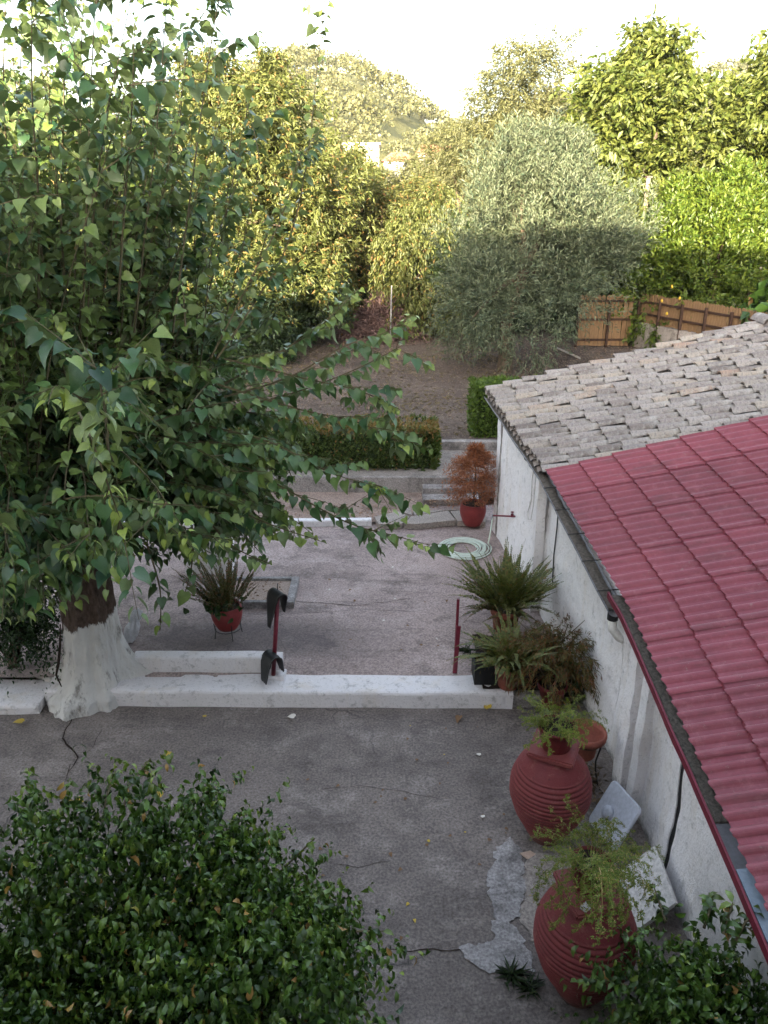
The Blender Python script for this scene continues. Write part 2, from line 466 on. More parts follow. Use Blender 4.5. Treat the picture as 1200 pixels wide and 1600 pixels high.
dr = link('door', box('door', -.5, .6, -1.249, -1.2, 3.381, 5.5), plain('door_wood', (.3, .2, .12), .1, 5, .6, .3, .05), house)

# ================================================================== the ground
def yard_z(x, y): return 0.018 * mnoise.noise(Vector((x * .45, y * .45, 3))) + 0.006 * mnoise.noise(Vector((x * 1.7, y * 1.7, 8)))
yard = link('yard', sheet('yard', -14, 2.35, -1.3, 6.9, yard_z, 110, 60), M['yard'], smooth=True); tag(yard, kind='structure')
def patio_z(x, y): return 0.19 + 0.012 * mnoise.noise(Vector((x * .5, y * .5, 1))) + .03 * max(0, (y - 8)) / 4
def pz(x, y): return patio_z(x, y)
patio = link('patio', sheet('patio', -14, 2.25, 7.1, 12.16, patio_z, 90, 45), M['patio'], smooth=True); tag(patio, kind='structure')
# dry garden and the land beyond it, one sheet rising to the hills
HX = [-400, -200, -120, -70, -33, -10, 4, 17, 35, 60, 87, 130, 250, 400]
HZ = [9, 9, 10, 30, 46, 43, 37, 27, 23, 30, 38, 42, 40, 36]
def hill_z(x, y):
    s = min(1, max(0, (y - 70) / 230)); s = s * s * (3 - 2 * s)
    base = .71 + .012 * max(0, y - 20)
    top = np.interp(x * (300 / max(y, 120)) if y > 120 else x * 2.5, HX, HZ)
    far = max(0, y - 320) * .04
    return base + s * (top - base) * 1.0 + .05 * mnoise.noise(Vector((x * .6, y * .6, 0))) * min(1, max(0, (y - 14.5) / 3)) + s * 3 * mnoise.noise(Vector((x * .03, y * .03, 2))) - far
def garden_mat():
    m = Mat('dry_earth', .95, .1)
    a = m.noise(.35, 6, .65, None, .5); b = m.noise(3.5, 8, .75); f = m.noise(28, 5, .75); g = m.noise(70, 2, .6)
    c = m.ramp(a, [(.3, (.075, .058, .050)), (.5, (.125, .098, .085)), (.7, (.185, .145, .12))])
    c = m.mix(c, (.28, .23, .19), m.math('MULTIPLY', m.ramp(b, [(.52, 0.), (.66, 1.)]), .6))
    c = m.mix(c, (.10, .11, .045), m.math('MULTIPLY', m.ramp(m.noise(.8, 5, .7), [(.55, 0.), (.7, 1.)]), .4))
    c = m.mix(c, m.ramp(f, [(.3, .35), (.7, 1.7)]), .9, 'MULTIPLY')
    c = m.mix(c, (.34, .22, .11), m.ramp(g, [(.68, 0.), (.73, 1.)]))
    far = m.ramp(m.math('DIVIDE', m.sep(1), 200.0), [(.2, 0.), (.4, 1.)])
    c = m.mix(c, (.13, .13, .055), far)
    m.color(c); m.bump(m.math('ADD', f, m.math('MULTIPLY', b, 1.5)), .9, .05)
    return m.m
M['earth'] = garden_mat()
ys = np.concatenate([np.linspace(14.32, 34, 50), np.linspace(36, 120, 30), np.linspace(130, 460, 50), np.linspace(500, 900, 8)])
xs = np.concatenate([np.linspace(-420, -60, 30), np.linspace(-54, -12, 14), np.linspace(-10, 14, 50), np.linspace(18, 60, 14), np.linspace(70, 420, 28)])
V = [(x, y, hill_z(x, y)) for y in ys for x in xs]; nx = len(xs)
Fc = [(j * nx + i, j * nx + i + 1, (j + 1) * nx + i + 1, (j + 1) * nx + i) for j in range(len(ys) - 1) for i in range(nx - 1)]
garden = link('ground', mesh('ground', V, Fc), M['earth'], smooth=True); tag(garden, kind='structure')
low = link('ground_below', sheet('ground_below', -420, 420, -60, 30, -.25, 4, 4), M['earth']); low.name = 'ground.001'; tag(low, kind='structure')
# planting strip between the patio and the garden wall, and the path by the hedge
def strip_z(x, y): return .262 + .02 * mnoise.noise(Vector((x * 2, y * 2, 4)))
bed = link('ground', sheet('planting_strip', -9, .66, 11.32, 12.72, lambda x, y: pz(x, y) + .03 + .02 * mnoise.noise(Vector((x * 2, y * 2, 4))), 60, 12), M['bed'], smooth=True); tag(bed, kind='structure')
path = link('path', sheet('path', -9, 3.2, 12.7, 14.22, .545, 30, 8), M['path']); tag(path, kind='structure')

# ================================================================== kerbs, walls and steps
def kerb(name, label, cat, path, prof, side, mat, amp=.012, ns=2.4, step=.08, loc=None):
    p0 = Vector(path[0]); o = link(name, prism(name, path, prof, side, amp=amp, ns=ns, step=step), mat)
    return tag(o, label, cat)
kerb('kerb', 'long whitewashed concrete kerb crossing the yard in front of the patio', 'kerb', [(-3.6, 6.84, -.02), (1.36, 6.80, -.02)], round_rect(.34, .215, .03, 3), (0, 1, 0), M['kerbwhite'])
kerb('kerb', 'low whitewashed kerb end left of the big tree trunk', 'kerb', [(-9, 6.62, -.02), (-3.62, 6.70, -.02)], round_rect(.52, .125, .03, 3), (0, 1, 0), M['kerbwhite'])
kerb('kerb', 'short upper whitewashed kerb between tree trunk and black rubber flaps', 'kerb', [(-2.75, 7.2, .1), (-1.12, 7.17, .1)], round_rect(.15, .28, .02, 2), (0, 1, 0), M['kerbwhite'])
kerb('kerb', 'thin white painted edging strip at far edge of the patio', 'kerb', [(-4.2, 11.15, .2), (-.2, 11.25, .2)], round_rect(.12, .12, .02, 2), (0, 1, 0), M['kerbwhite'], amp=.008)
kerb('planter_wall', 'white block of masonry standing behind the fern in the red pot', 'wall', [(-2.75, 9.6, .15), (-2.1, 9.55, .15)], round_rect(.3, .55, .02, 3), (0, 1, 0), M['kerbwhite'])
rw = kerb('retaining_wall', 'low grey concrete retaining wall in front of the hedge', 'wall', [(-9, 12.7, .15), (2.1, 12.66, .15)], round_rect(.24, .39, .015, 3), (0, 1, 0), M['cement'], amp=.012)
st = thing('steps', 'two grey concrete steps leading up to the garden', 'steps', (1.0, 12.3, .2))
link('step', prism('step', [(.66, 12.13, .12), (1.62, 12.13, .12)], round_rect(.31, .20, .012, 2), (0, 1, 0), amp=.006, step=.1), M['cement'], st)
link('step', prism('step', [(.67, 12.435, .12), (1.62, 12.435, .12)], round_rect(.23, .30, .012, 2), (0, 1, 0), amp=.006, step=.1), M['cement'], st)
kerb('kerb', 'grey concrete kerb at the end of the path where the garden begins', 'kerb', [(.95, 14.2, .45), (3.2, 14.2, .45)], round_rect(.16, .27, .012, 2), (0, 1, 0), M['cement'], amp=.008)
kerb('kerb', 'grey garden kerb hidden behind the hedge', 'kerb', [(-9, 14.2, .45), (.94, 14.2, .45)], round_rect(.16, .27, .012, 2), (0, 1, 0), M['cement'], amp=.008)
# cracked cement pieces at the foot of the steps
def slab_poly(name, pts, z, h, mat, parent=None):
    V = [(x, y, z) for x, y in pts] + [(x, y, z + h) for x, y in pts]; n = len(pts)
    return link(name, mesh(name, V, [tuple(range(n))[::-1], tuple(range(n, 2 * n))] + [(i, (i + 1) % n, n + (i + 1) % n, n + i) for i in range(n)]), mat, parent)
cp = thing('cement_strip', 'cracked strip of cement pieces at the foot of the steps', 'paving', (.4, 11.7, .28))
cs = [[(585, 806), (622, 798), (640, 806), (628, 817), (592, 818)], [(625, 798), (640, 790), (644, 803)], [(642, 806), (700, 797), (712, 812), (650, 818), (632, 817)], [(648, 803), (645, 797), (720, 795), (702, 795)],
      [(704, 798), (722, 796), (760, 806), (758, 815), (715, 813)]]
for q in cs:
    pp = [at_z(x, y, .32) for x, y in q]; slab_poly('slab', [(p.x, p.y) for p in pp], .22, .085 + random.uniform(0, .012), M['path'], cp)
# square tree pit with cement rim
tp = thing('tree_pit', 'square cement framed pit filled with gravel and dead leaves', 'tree pit', (-1.6, 9, .2))
a, b, c_, d_ = at_z(375, 905, .24), at_z(458, 905, .24), at_z(459, 946, .24), at_z(370, 948, .24)
y0, y1, x0, x1 = c_.y, b.y, d_.x - .25, c_.x
for (bx0, bx1, by0, by1) in ((x1 - .10, x1, y0, y1), (x0, x1 - .102, y1 - .07, y1), (x0, x1 - .102, y0, y0 + .07), (x0 - .102, x0 - .002, y0, y1)):
    link('rim', box('rim', bx0, bx1, by0, by1, .15, .285, .008), M['cementpale'], tp)
gr = plain('gravel_fill', (.42, .33, .28), .5, 60, .95, .1, 1.0); link('fill', sheet('fill', x0, x1 - .1, y0 + .07, y1 - .07, .25, 8, 8), gr, tp)
# pale repair patches by the jars
def patch(name, q, z, mat, parent, n=12):
    pp = [at_z(x, y, 0) for x, y in q]; out = []
    for i in range(len(pp)):
        A, B = pp[i], pp[(i + 1) % len(pp)]
        for k in range(n):
            p = A.lerp(B, k / n); w = .05; h = .03; p2 = p * 31
            out.append((p.x + w * mnoise.noise(p * 9) + h * mnoise.noise(p2), p.y + w * mnoise.noise(p * 9 + Vector((3, 3, 3))) + h * mnoise.noise(p2 + Vector((3, 3, 3)))))
    bm = bmesh.new(); vv = [bm.verts.new((x, y, z + yard_z(x, y))) for x, y in out]; f = bm.faces.new(vv)
    bmesh.ops.triangulate(bm, faces=[f]); me = bpy.data.meshes.new(name); bm.to_mesh(me); bm.free()
    for p_ in me.polygons:
        pass
    o = link(name, me, mat, parent); return o
ptch = patch('cement_patch', [(778, 1325), (800, 1311), (817, 1335), (820, 1370), (812, 1425), (800, 1440), (828, 1490), (832, 1518), (800, 1518), (768, 1522), (732, 1500), (720, 1478), (760, 1480), (775, 1465), (762, 1400), (765, 1360)], .012, M['cementpale'], yard)
sp_ = patch('soil_patch', [(822, 1335), (850, 1335), (905, 1340), (880, 1400), (845, 1440), (835, 1480), (812, 1440), (818, 1400)], .010, M['path'], yard)

# cracks: thin dark splits in the concrete and through the kerb
def crack(pts, z, w, parent, zf=None):
    V, Fc = [], []
    P3 = []
    for (x, y) in pts:
        P3.append(at_z(x, y, z))
    fine_ = [P3[0]]
    for A, B in zip(P3, P3[1:]):
        n = max(2, int((B - A).length / .05))
        for i in range(1, n + 1):
            p = A.lerp(B, i / n); p = p + Vector((mnoise.noise(p * 8), mnoise.noise(p * 8 + Vector((5, 5, 5))), 0)) * .025; fine_.append(p)
    for i, p in enumerate(fine_):
        ww = w * (.5 + .5 * abs(mnoise.noise(p * 5))) * (1 if 0 < i < len(fine_) - 1 else .1)
        zz = (zf(p.x, p.y) + .006) if zf else p.z
        V += [(p.x - ww * .6, p.y - ww, zz), (p.x + ww * .6, p.y + ww, zz)]
        if i: Fc.append((2 * i - 2, 2 * i - 1, 2 * i + 1, 2 * i))
    return link('crack', mesh('crack', V, Fc), M['soil'], parent)
crack([(112, 1122), (98, 1155), (122, 1185), (105, 1210)], 0, .012, yard, yard_z)
crack([(160, 1140), (140, 1175), (110, 1195), (100, 1225)], 0, .007, yard, yard_z)
crack([(520, 1350), (560, 1355), (610, 1345)], 0, .004, yard, yard_z)
crack([(590, 1485), (640, 1487), (700, 1484), (745, 1490), (800, 1510)], 0, .006, yard, yard_z)
crack([(500, 1235), (560, 1228), (640, 1240), (690, 1250)], 0, .003, yard, yard_z)
crack([(455, 940), (560, 946), (640, 935), (700, 905), (740, 880)], .2, .006, patio, pz)
crack([(480, 958), (560, 952), (640, 954)], .2, .004, patio, pz)
crack([(600, 815), (690, 820), (745, 816)], .2, .012, patio, pz)

# ================================================================== the tiled shed and the red roofed shed
def G(t):   # gutter line of the tiled shed: near end, bend, far end
    pts = [Vector((2.08, 6.1, 1.6)), Vector((1.87, 8.4, 2.02)), Vector((1.55, 11.12, 2.34))]
    return pts
G0, G1, G2 = G(0)
def ease_tile(y):      # eave point of the tile roof at depth y
    f = (y - 8.4) / (11.12 - 8.4); p = G1.lerp(G2, f); return p.x + .05, p.z + .07
TS = .25
RIDGE_X = 5.45
shed = thing('tiled_shed', 'old whitewashed shed with weathered clay tile roof and grey gutter', 'shed', (3.5, 9.8, .2))
# wall of the tiled shed (x of its face by depth)
def wall_x(y): 
    return float(np.interp(y, [-2, 5.8, 7.0, 8.4, 11.1], [2.24, 2.22, 2.14, 1.98, 1.71]))
def wall_top(y):
    return float(np.interp(y, [-2, 3.29, 5.8, 6.1, 8.4, 11.12], [.75, 1.30, 1.64, 1.62, 2.03, 2.36]))
def wall_mesh(name, y0, y1, bulge=.034, thick=.28):
    n = int((y1 - y0) / .07) + 1; m_ = 26; V, Fc = [], []
    for j in range(n + 1):
        y = y0 + (y1 - y0) * j / n
        for k in range(m_ + 1):
            z = -.05 + (wall_top(y) + .05) * k / m_; p = Vector((wall_x(y), y, z))
            V.append((p.x + bulge * mnoise.noise(p * 1.5) + .010 * mnoise.noise(p * 7), y, z))
        V.append((wall_x(y) + thick, y, wall_top(y))); V.append((wall_x(y) + thick, y, -.05))
    w = m_ + 3
    for j in range(n):
        for k in range(w):
            q = (k + 1) % w
            Fc.append((j * w + k, j * w + q, (j + 1) * w + q, (j + 1) * w + k))
    Fc.append(tuple(range(w))); Fc.append(tuple(n * w + i for i in range(w))[::-1])
    return mesh(name, V, Fc)
tw = link('wall', wall_mesh('wall', 6.1, 11.1), M['wall'], shed, smooth=False)
link('pilaster', prism('pilaster', [(1.90, 8.62, .1), (1.89, 8.62, 2.0)], [(-.08, -.06), (.08, -.06), (.075, .05), (-.075, .05)], (0, 1, 0), up=Vector((1, 0, 0)), amp=.014, ns=4, step=.1), M['wall'], shed)
far_top = lambda x: ease_tile(11.1)[1] - .09 + TS * (x - ease_tile(11.1)[0])
V = [(1.72, 11.102, -.05), (9.2, 11.102, -.05), (9.2, 11.102, 2.35), (RIDGE_X, 11.102, far_top(RIDGE_X)), (1.72, 11.102, far_top(1.72))]
V += [(x, 10.85, z) for x, y, z in V]
link('gable_wall', mesh('gable_wall', V, [(0, 1, 2, 3, 4), (9, 8, 7, 6, 5)] + [(i, i + 5, (i + 1) % 5 + 5, (i + 1) % 5) for i in range(5)]), M['cement'], shed)
# roof deck under the tiles, both slopes
def tile_roof_z(x, y):
    ex, ez = ease_tile(y); return ez + TS * (x - ex)
dv = []
for y in (8.38, 11.3):
    ex, ez = ease_tile(y); rz_ = tile_roof_z(RIDGE_X, y)
    dv += [(ex + .02, y, ez - .06), (RIDGE_X, y, rz_ - .06), (9.3, y, rz_ - .06 - .27 * (9.3 - RIDGE_X))]
deck = link('roof', mesh('roof', dv, [(0, 1, 4, 3), (1, 2, 5, 4)]), plain('roof_underlay', (.10, .09, .085), .3, 10, .95, .1, .5), shed)
def tilemat():
    m = Mat('old_clay_tile', .92, .15)
    r = m.node('ShaderNodeObjectInfo').outputs['Random']
    c = m.ramp(r, [(0, (.15, .122, .110)), (.25, (.25, .21, .19)), (.5, (.31, .27, .245)), (.75, (.21, .18, .166)), (.88, (.34, .285, .23)), (1, (.30, .21, .16))])
    n1 = m.noise(5, 7, .7); n2 = m.noise(26, 6, .75); n3 = m.noise(60, 3, .7)
    c = m.mix(c, (.12, .11, .105), m.math('MULTIPLY', m.ramp(n2, [(.50, 0.), (.64, 1.)]), .8))
    c = m.mix(c, (.44, .42, .375), m.math('MULTIPLY', m.ramp(n1, [(.52, 0.), (.66, 1.)]), .5))
    c = m.mix(c, m.ramp(n3, [(.3, .7), (.7, 1.25)]), .7, 'MULTIPLY')
    m.color(c); m.bump(m.math('ADD', n2, n3), .4, .015); return m.m
M['tile'] = tilemat()
def barrel(name, length, r0, r1, seg=7, thick=.014, arc=150, wob=.006, sd=0):
    rows = 4; V, Fc = [], []
    for layer in (0, 1):
        for j in range(rows + 1):
            f = j / rows; r = r0 + (r1 - r0) * f - layer * thick
            for i in range(seg + 1):
                a = R(90 - arc / 2 + arc * i / seg); k = mnoise.noise(Vector((i * .8, j * .7, sd * 3.1)))
                V.append((length * f + (wob * 2.2 * k if j in (0, rows) else 0), (r + wob * k) * math.cos(a), (r + wob * k) * math.sin(a) - r0 * math.sin(R(90 - arc / 2)) * .9))
    w = seg + 1; off = (rows + 1) * w
    for j in range(rows):
        for i in range(seg):
            q = (j * w + i, j * w + i + 1, (j + 1) * w + i + 1, (j + 1) * w + i)
            Fc.append(q[::-1]); Fc.append(tuple(off + k for k in q))
    for i in range(seg):
        Fc.append((i, i + 1, off + i + 1, off + i)); Fc.append((rows * w + i + 1, rows * w + i, off + rows * w + i, off + rows * w + i + 1))
    for j in range(rows):
        for i in (0, seg):
            q = (j * w + i, (j + 1) * w + i, off + (j + 1) * w + i, off + j * w + i); Fc.append(q if i else q[::-1])
    return mesh(name, V, Fc)
tv = [barrel('roof_tile', .40, .086, .066, thick=.018, wob=.006, sd=s) for s in range(10)]
ang = math.atan(TS)
NR = 19
for iy in range(NR):
    y = 8.47 + iy * (11.22 - 8.47) / (NR - 1)
    ex, ez = ease_tile(y); k = 0
    x = ex - .07 + random.uniform(-.025, .025)
    while x < RIDGE_X - .1:
        o = link('roof_tile', random.choice(tv), M['tile'], deck, w=False)
        yy = y + random.uniform(-.018, .018)
        M4 = Matrix.Translation((x, yy, tile_roof_z(x, y) + .012 + random.uniform(-.010, .016))) @ Euler((random.uniform(-.2, .2), -ang + .06 + random.uniform(-.05, .05), random.uniform(-.09, .09))).to_matrix().to_4x4()
        o.matrix_parent_inverse = Matrix.Identity(4)
        o.matrix_basis = M4
        x += .295 + random.uniform(-.05, .05); k += 1
# ridge tiles
rt = barrel('ridge_tile', .46, .14, .12, sd=9)
for i in range(8):
    o = link('ridge_tile', rt, M['tile'], deck, w=False); yy = 8.4 + i * .37
    o.matrix_parent_inverse = Matrix.Identity(4)
    o.matrix_basis = Matrix.Translation((RIDGE_X, yy, tile_roof_z(RIDGE_X, yy) + .05)) @ Euler((0, -.03, R(90) + random.uniform(-.03, .03))).to_matrix().to_4x4()
# pan tiles lying between the rows
pv, pf = [], []
for iy in range(NR - 1):
    y = 8.47 + (iy + .5) * (11.22 - 8.47) / (NR - 1); ex, ez = ease_tile(y); x = ex - .1
    while x < RIDGE_X - .1:
        b0 = len(pv); z0 = tile_roof_z(x, y) - .045 + random.uniform(-.004, .004)
        for j, (xx, zz) in enumerate(((x, z0 + .018), (x + .42, z0 + TS * .42))):
            for i in range(5):
                a = (i - 2) / 2; pv.append((xx, y + .10 * a, zz + .045 * a * a))
        for i in range(4): pf.append((b0 + i, b0 + i + 1, b0 + 5 + i + 1, b0 + 5 + i))
        x += .335
pan = link('pan_tiles', mesh('pan_tiles', pv, pf), M['tile'], deck); tag(pan, kind='stuff')
# mortar bed along the near edge
mo = link('mortar', prism('mortar', [(x, 8.40, tile_roof_z(x, 8.4) - .05) for x in np.linspace(ease_tile(8.4)[0] + .03, RIDGE_X, 20)], [(-.05, -.08), (.05, -.08), (.04, .03), (-.03, .03)], (0, 1, 0), amp=.015, ns=6), M['cement'], deck)
# gutter
def gutter_prof(r=.075, t=.006):
    out = [(r * math.cos(a), r * math.sin(a)) for a in np.linspace(math.pi, 2 * math.pi, 9)]
    return out + [((r - t) * math.cos(a), (r - t) * math.sin(a)) for a in np.linspace(2 * math.pi, math.pi, 9)]
gut = link('gutter', prism('gutter', [G0 + Vector((0, -.02, 0)), G0.lerp(G1, .5), G1, G1.lerp(G2, .5), G2], gutter_prof(), (1, 0, 0), amp=.012, ns=2.2, step=.25), M['grey_metal'], shed, smooth=True)
dirt = link('debris', prism('debris', [G0 + Vector((0, .02, -.03)), G1 + Vector((0, 0, -.03)), G2 + Vector((0, -.02, -.03))], [(-.06, 0), (.06, 0), (.05, .012), (0, .02), (-.05, .012)], (1, 0, 0), amp=.02, ns=9, step=.06), M['debris'], gut)
for f in (.1, .3, .5, .7, .9):
    p = G0.lerp(G1, f); link('bracket', tube('bracket', [p + Vector((-.085, 0, .012)), p + Vector((0, 0, .02)), p + Vector((.13, 0, .03))], .006, 5), M['iron'], gut)
dp = G0 + Vector((.0, .03, -.07))
link('outlet', tube('outlet', [dp, dp + Vector((0, 0, -.06))], .05, 12), M['black'], gut)
link('downpipe', tube('downpipe', [dp + Vector((0, 0, -.058)), dp + Vector((.01, 0, -.16)), dp + Vector((.08, .0, -.25)), dp + Vector((.15, .0, -.28))], .042, 12), M['pvc'], shed, smooth=True)

# ------------------------------------------------------------------ red shed
red = thing('red_roofed_shed', 'low whitewashed shed under a red tile profile metal roof', 'shed', (3.5, 4, 0))
RS = .267
def eave(y): return float(np.interp(y, [-3, 5.8, 8.4], [2.20, 2.17, 1.92])), 1.37 + .145 * (y - 3.29)
def redmat():
    m = Mat('red_roof_paint', .5, .35)
    a = m.noise(.9, 6, .6); f = m.noise(30, 5, .7); sp = m.noise(9, 8, .8)
    c = m.ramp(a, [(.3, (.175, .035, .050)), (.7, (.245, .054, .070))])
    o = m.node('ShaderNodeObjectInfo').outputs['Random']
    c = m.mix(c, m.ramp(o, [(0, .80), (1, 1.12)]), 1.0, 'MULTIPLY')
    c = m.mix(c, (.075, .035, .035), m.math('MULTIPLY', m.ramp(m.noise(3.5, 7, .72, m.co((.35, 1.6, 1))), [(.52, 0.), (.68, 1.)]), .45))
    c = m.mix(c, (.30, .29, .24), m.math('MULTIPLY', m.ramp(m.noise(14, 6, .8), [(.62, 0.), (.68, 1.)]), .3))
    c = m.mix(c, (.29, .11, .12), m.math('MULTIPLY', m.ramp(sp, [(.52, 0.), (.68, 1.)]), .5))
    c = m.mix(c, m.ramp(f, [(.3, .82), (.7, 1.12)]), .7, 'MULTIPLY')
    m.color(c); m.bump(f, .12, .01); return m.m
M['redroof'] = redmat()
SH, RIB, COURSE = .60, .12, .385
def red_sheet(y0, seed):
    ny, V, Fc = 64, [], []
    rows = []                                           # (s along slope, step height)
    s = -.05; k = 0
    Ls = 3.7 / math.cos(math.atan(RS))
    while s < Ls:
        rows += [(s, .030), (s + .004, .030), (s + COURSE * .5, .017), (s + COURSE - .008, .002)]
        s += COURSE
    for (s_, dz) in rows:
        for i in range(ny):
            u = i / (ny - 1); y = y0 + u * (SH + .02)
            ph = 2 * math.pi * (u * (SH + .02)) / RIB
            w = .5 + .5 * math.cos(ph); q_ = (ph / (2 * math.pi)) % 1.0; prof = .030 * (math.sin(math.pi * min(1, q_ / .62)) ** .8 if q_ < .62 else 0)
            ex, ez = eave(y); lip = .012 * max(0, 1 - u * 16) - .006 * (u > .97)
            sc = s_ + (-.030 * (prof / .030) if dz > .02 else 0)
            V.append((ex + sc * math.cos(math.atan(RS)), y, ez + RS * sc * math.cos(math.atan(RS)) + prof + dz + lip + .004 * mnoise.noise(Vector((sc * 2, y * 2, seed)))))
    for j in range(len(rows) - 1):
        for i in range(ny - 1):
            Fc.append((j * ny + i, j * ny + i + 1, (j + 1) * ny + i + 1, (j + 1) * ny + i)[::-1])
    return mesh('roof_sheet', V, Fc)
yb = 5.97 - SH * 10
base_ = None
roofb = None
dv = []
for y in (-.2, 5.8, 8.38):
    ex, ez = eave(y); dv += [(ex + .03, y, ez - .05), (ex + 3.7, y, ez - .05 + RS * 3.7), (9.3, y, ez - .05 + RS * 3.7 - .27 * (9.3 - ex - 3.7))]
rdeck = link('roof', mesh('roof', dv, [(0, 1, 4, 3), (1, 2, 5, 4), (3, 4, 7, 6), (4, 5, 8, 7)]), M['wood_dark'], red)
for i in range(10, 15):
    pass
i = 0; y = yb
while y < 8.38 - .05:
    me = red_sheet(y, i)
    if y + SH > 8.40:                                   # the last sheet is cut at the tiled roof
        bm = bmesh.new(); bm.from_mesh(me)
        bmesh.ops.bisect_plane(bm, geom=bm.verts[:] + bm.edges[:] + bm.faces[:], plane_co=(0, 8.44, 0), plane_no=(0, 1, 0), clear_outer=True); bm.to_mesh(me); bm.free()
    link('roof_sheet', me, M['redroof'], rdeck, smooth=False); y += SH; i += 1
for p_ in []: pass
# walls of the red shed, split by the dark joint
link('wall', wall_mesh('wall', 4.62, 6.09), M['wall'], red)
link('wall', wall_mesh('wall', -.4, 4.55), M['wall'], red)
link('joint', xform(wall_mesh('joint', 4.53, 4.645, thick=.1), Matrix.Translation((.010, 0, -.012))), M['black'], red)
for yy, w_ in ((5.62, .11), (5.28, .07)):
    link('pilaster', prism('pilaster', [(wall_x(yy) - .045, yy, -.03), (wall_x(yy) - .035, yy, wall_top(yy) - .02)], [(-w_, -.05), (w_, -.05), (w_, .05), (-w_ * .8, .05)], (0, 1, 0), up=Vector((1, 0, 0)), amp=.015, ns=4, step=.08), M['wall'], red)
# box gutter with red lip
yl = np.linspace(-.3, 6.16, 20)
gp = [(eave(y)[0] - .11, y, eave(y)[1] - .085) for y in yl]
link('fascia', prism('fascia', gp, [(-.010, -.025), (.006, -.025), (.006, .034), (-.010, .034)], (1, 0, 0), amp=.006, ns=3, step=.1), M['redpaint'], red)
link('box_gutter', prism('box_gutter', [Vector(p) + Vector((.068, 0, -.012)) for p in gp], [(-.06, -.016), (.10, -.016), (.10, -.002), (-.06, -.002)], (1, 0, 0)), M['grey_metal'], red)
dmask = [p for p in gp if p[1] > 3.45]
dbr = link('debris', prism('debris', [Vector(p) + Vector((.07, 0, -.01)) for p in dmask], [(-.052, 0), (.08, 0), (.07, .012), (.02, .018), (-.04, .012)], (1, 0, 0), amp=.016, ns=12, step=.05), M['debris'], red)
link('gutter_sheet', prism('gutter_sheet', [Vector((eave(y)[0] - .04, y, eave(y)[1] - .06)) for y in np.linspace(.2, 3.44, 12)], [(-.05, -.02), (.07, .0), (.07, .012), (-.05, -.008)], (1, 0, 0), step=.1, amp=.004), M['blue_metal'], red)
# ================================================================== vegetation
VR = np.random.default_rng(5)
L = {}
L['mulberry'] = leafmat('mulberry_leaf', (.013, .046, .018), (.062, .132, .045), young=(.26, .33, .07), back=(.18, .23, .12), trans=.18, rough=.40, spec=.4)
L['ficus'] = leafmat('glossy_leaf', (.012, .034, .008), (.075, .145, .020), young=(.21, .27, .04), trans=.15, rough=.33, spec=.5, odd=((.30, .17, .05), .018))
L['olive'] = leafmat('olive_leaf', (.028, .048, .026), (.100, .125, .070), back=(.13, .145, .09), trans=.12, rough=.5)
L['peach'] = leafmat('drooping_leaf', (.065, .085, .022), (.16, .175, .055), trans=.38, odd=((.26, .17, .06), .06))
L['golden'] = leafmat('golden_leaf', (.070, .085, .024), (.17, .17, .055), trans=.38, odd=((.28, .16, .06), .09))
L['walnut'] = leafmat('broad_leaf', (.050, .075, .016), (.14, .16, .038), trans=.35)
L['grey'] = leafmat('grey_green_leaf', (.075, .085, .035), (.15, .15, .065), trans=.3)
L['lemon'] = leafmat('lemon_leaf', (.045, .085, .012), (.13, .17, .025), trans=.35, rough=.4)
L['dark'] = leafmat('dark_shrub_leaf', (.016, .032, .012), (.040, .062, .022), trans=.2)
L['hedge'] = leafmat('hedge_leaf', (.040, .072, .014), (.11, .15, .034), trans=.25, odd=((.24, .14, .05), .06), young=(.30, .16, .06))
L['bright'] = leafmat('bright_hedge_leaf', (.045, .085, .010), (.12, .18, .03), trans=.3)
L['far'] = leafmat('hill_leaf', (.055, .065, .025), (.155, .15, .07), trans=.2)
L['cypress'] = leafmat('cypress_leaf', (.018, .028, .014), (.04, .05, .022), trans=.1)
L['ivy'] = leafmat('ivy_leaf', (.012, .032, .010), (.035, .070, .016), trans=.2, rough=.4)

# ------------------------------------------------------------------ the mulberry tree
BASE = Vector((-3.15, 7.14, .05))
mul = thing('mulberry_tree', 'big mulberry tree with whitewashed trunk and long leafy shoots', 'tree', BASE)
def bark_white():
    m = Mat('limewashed_bark', .92, .15)
    b = m.noise(7, 8, .7, m.co((1, 1, .35))); f = m.noise(26, 5, .7, m.co((1, 1, .5))); a = m.noise(2.5, 5, .6)
    br = m.ramp(f, [(.3, (.045, .030, .022)), (.7, (.15, .105, .085))])
    wh = m.ramp(a, [(.25, (.56, .53, .50)), (.7, (.72, .70, .67))])
    wh = m.mix(wh, (.16, .14, .12), m.math('MULTIPLY', m.ramp(b, [(.54, 0.), (.64, 1.)]), .75))
    z = m.math('ADD', m.sep(2), m.math('ADD', m.math('MULTIPLY', m.math('SUBTRACT', b, .5), .5), .12))
    x = m.math('MULTIPLY', m.math('ADD', m.sep(0), 3.15), -.28)
    m.color(m.mix(wh, br, m.ramp(m.math('SUBTRACT', m.math('ADD', z, x), .55), [(.44, 0.), (.47, 1.)])))
    m.bump(m.math('ADD', b, f), 1.0, .04); return m.m
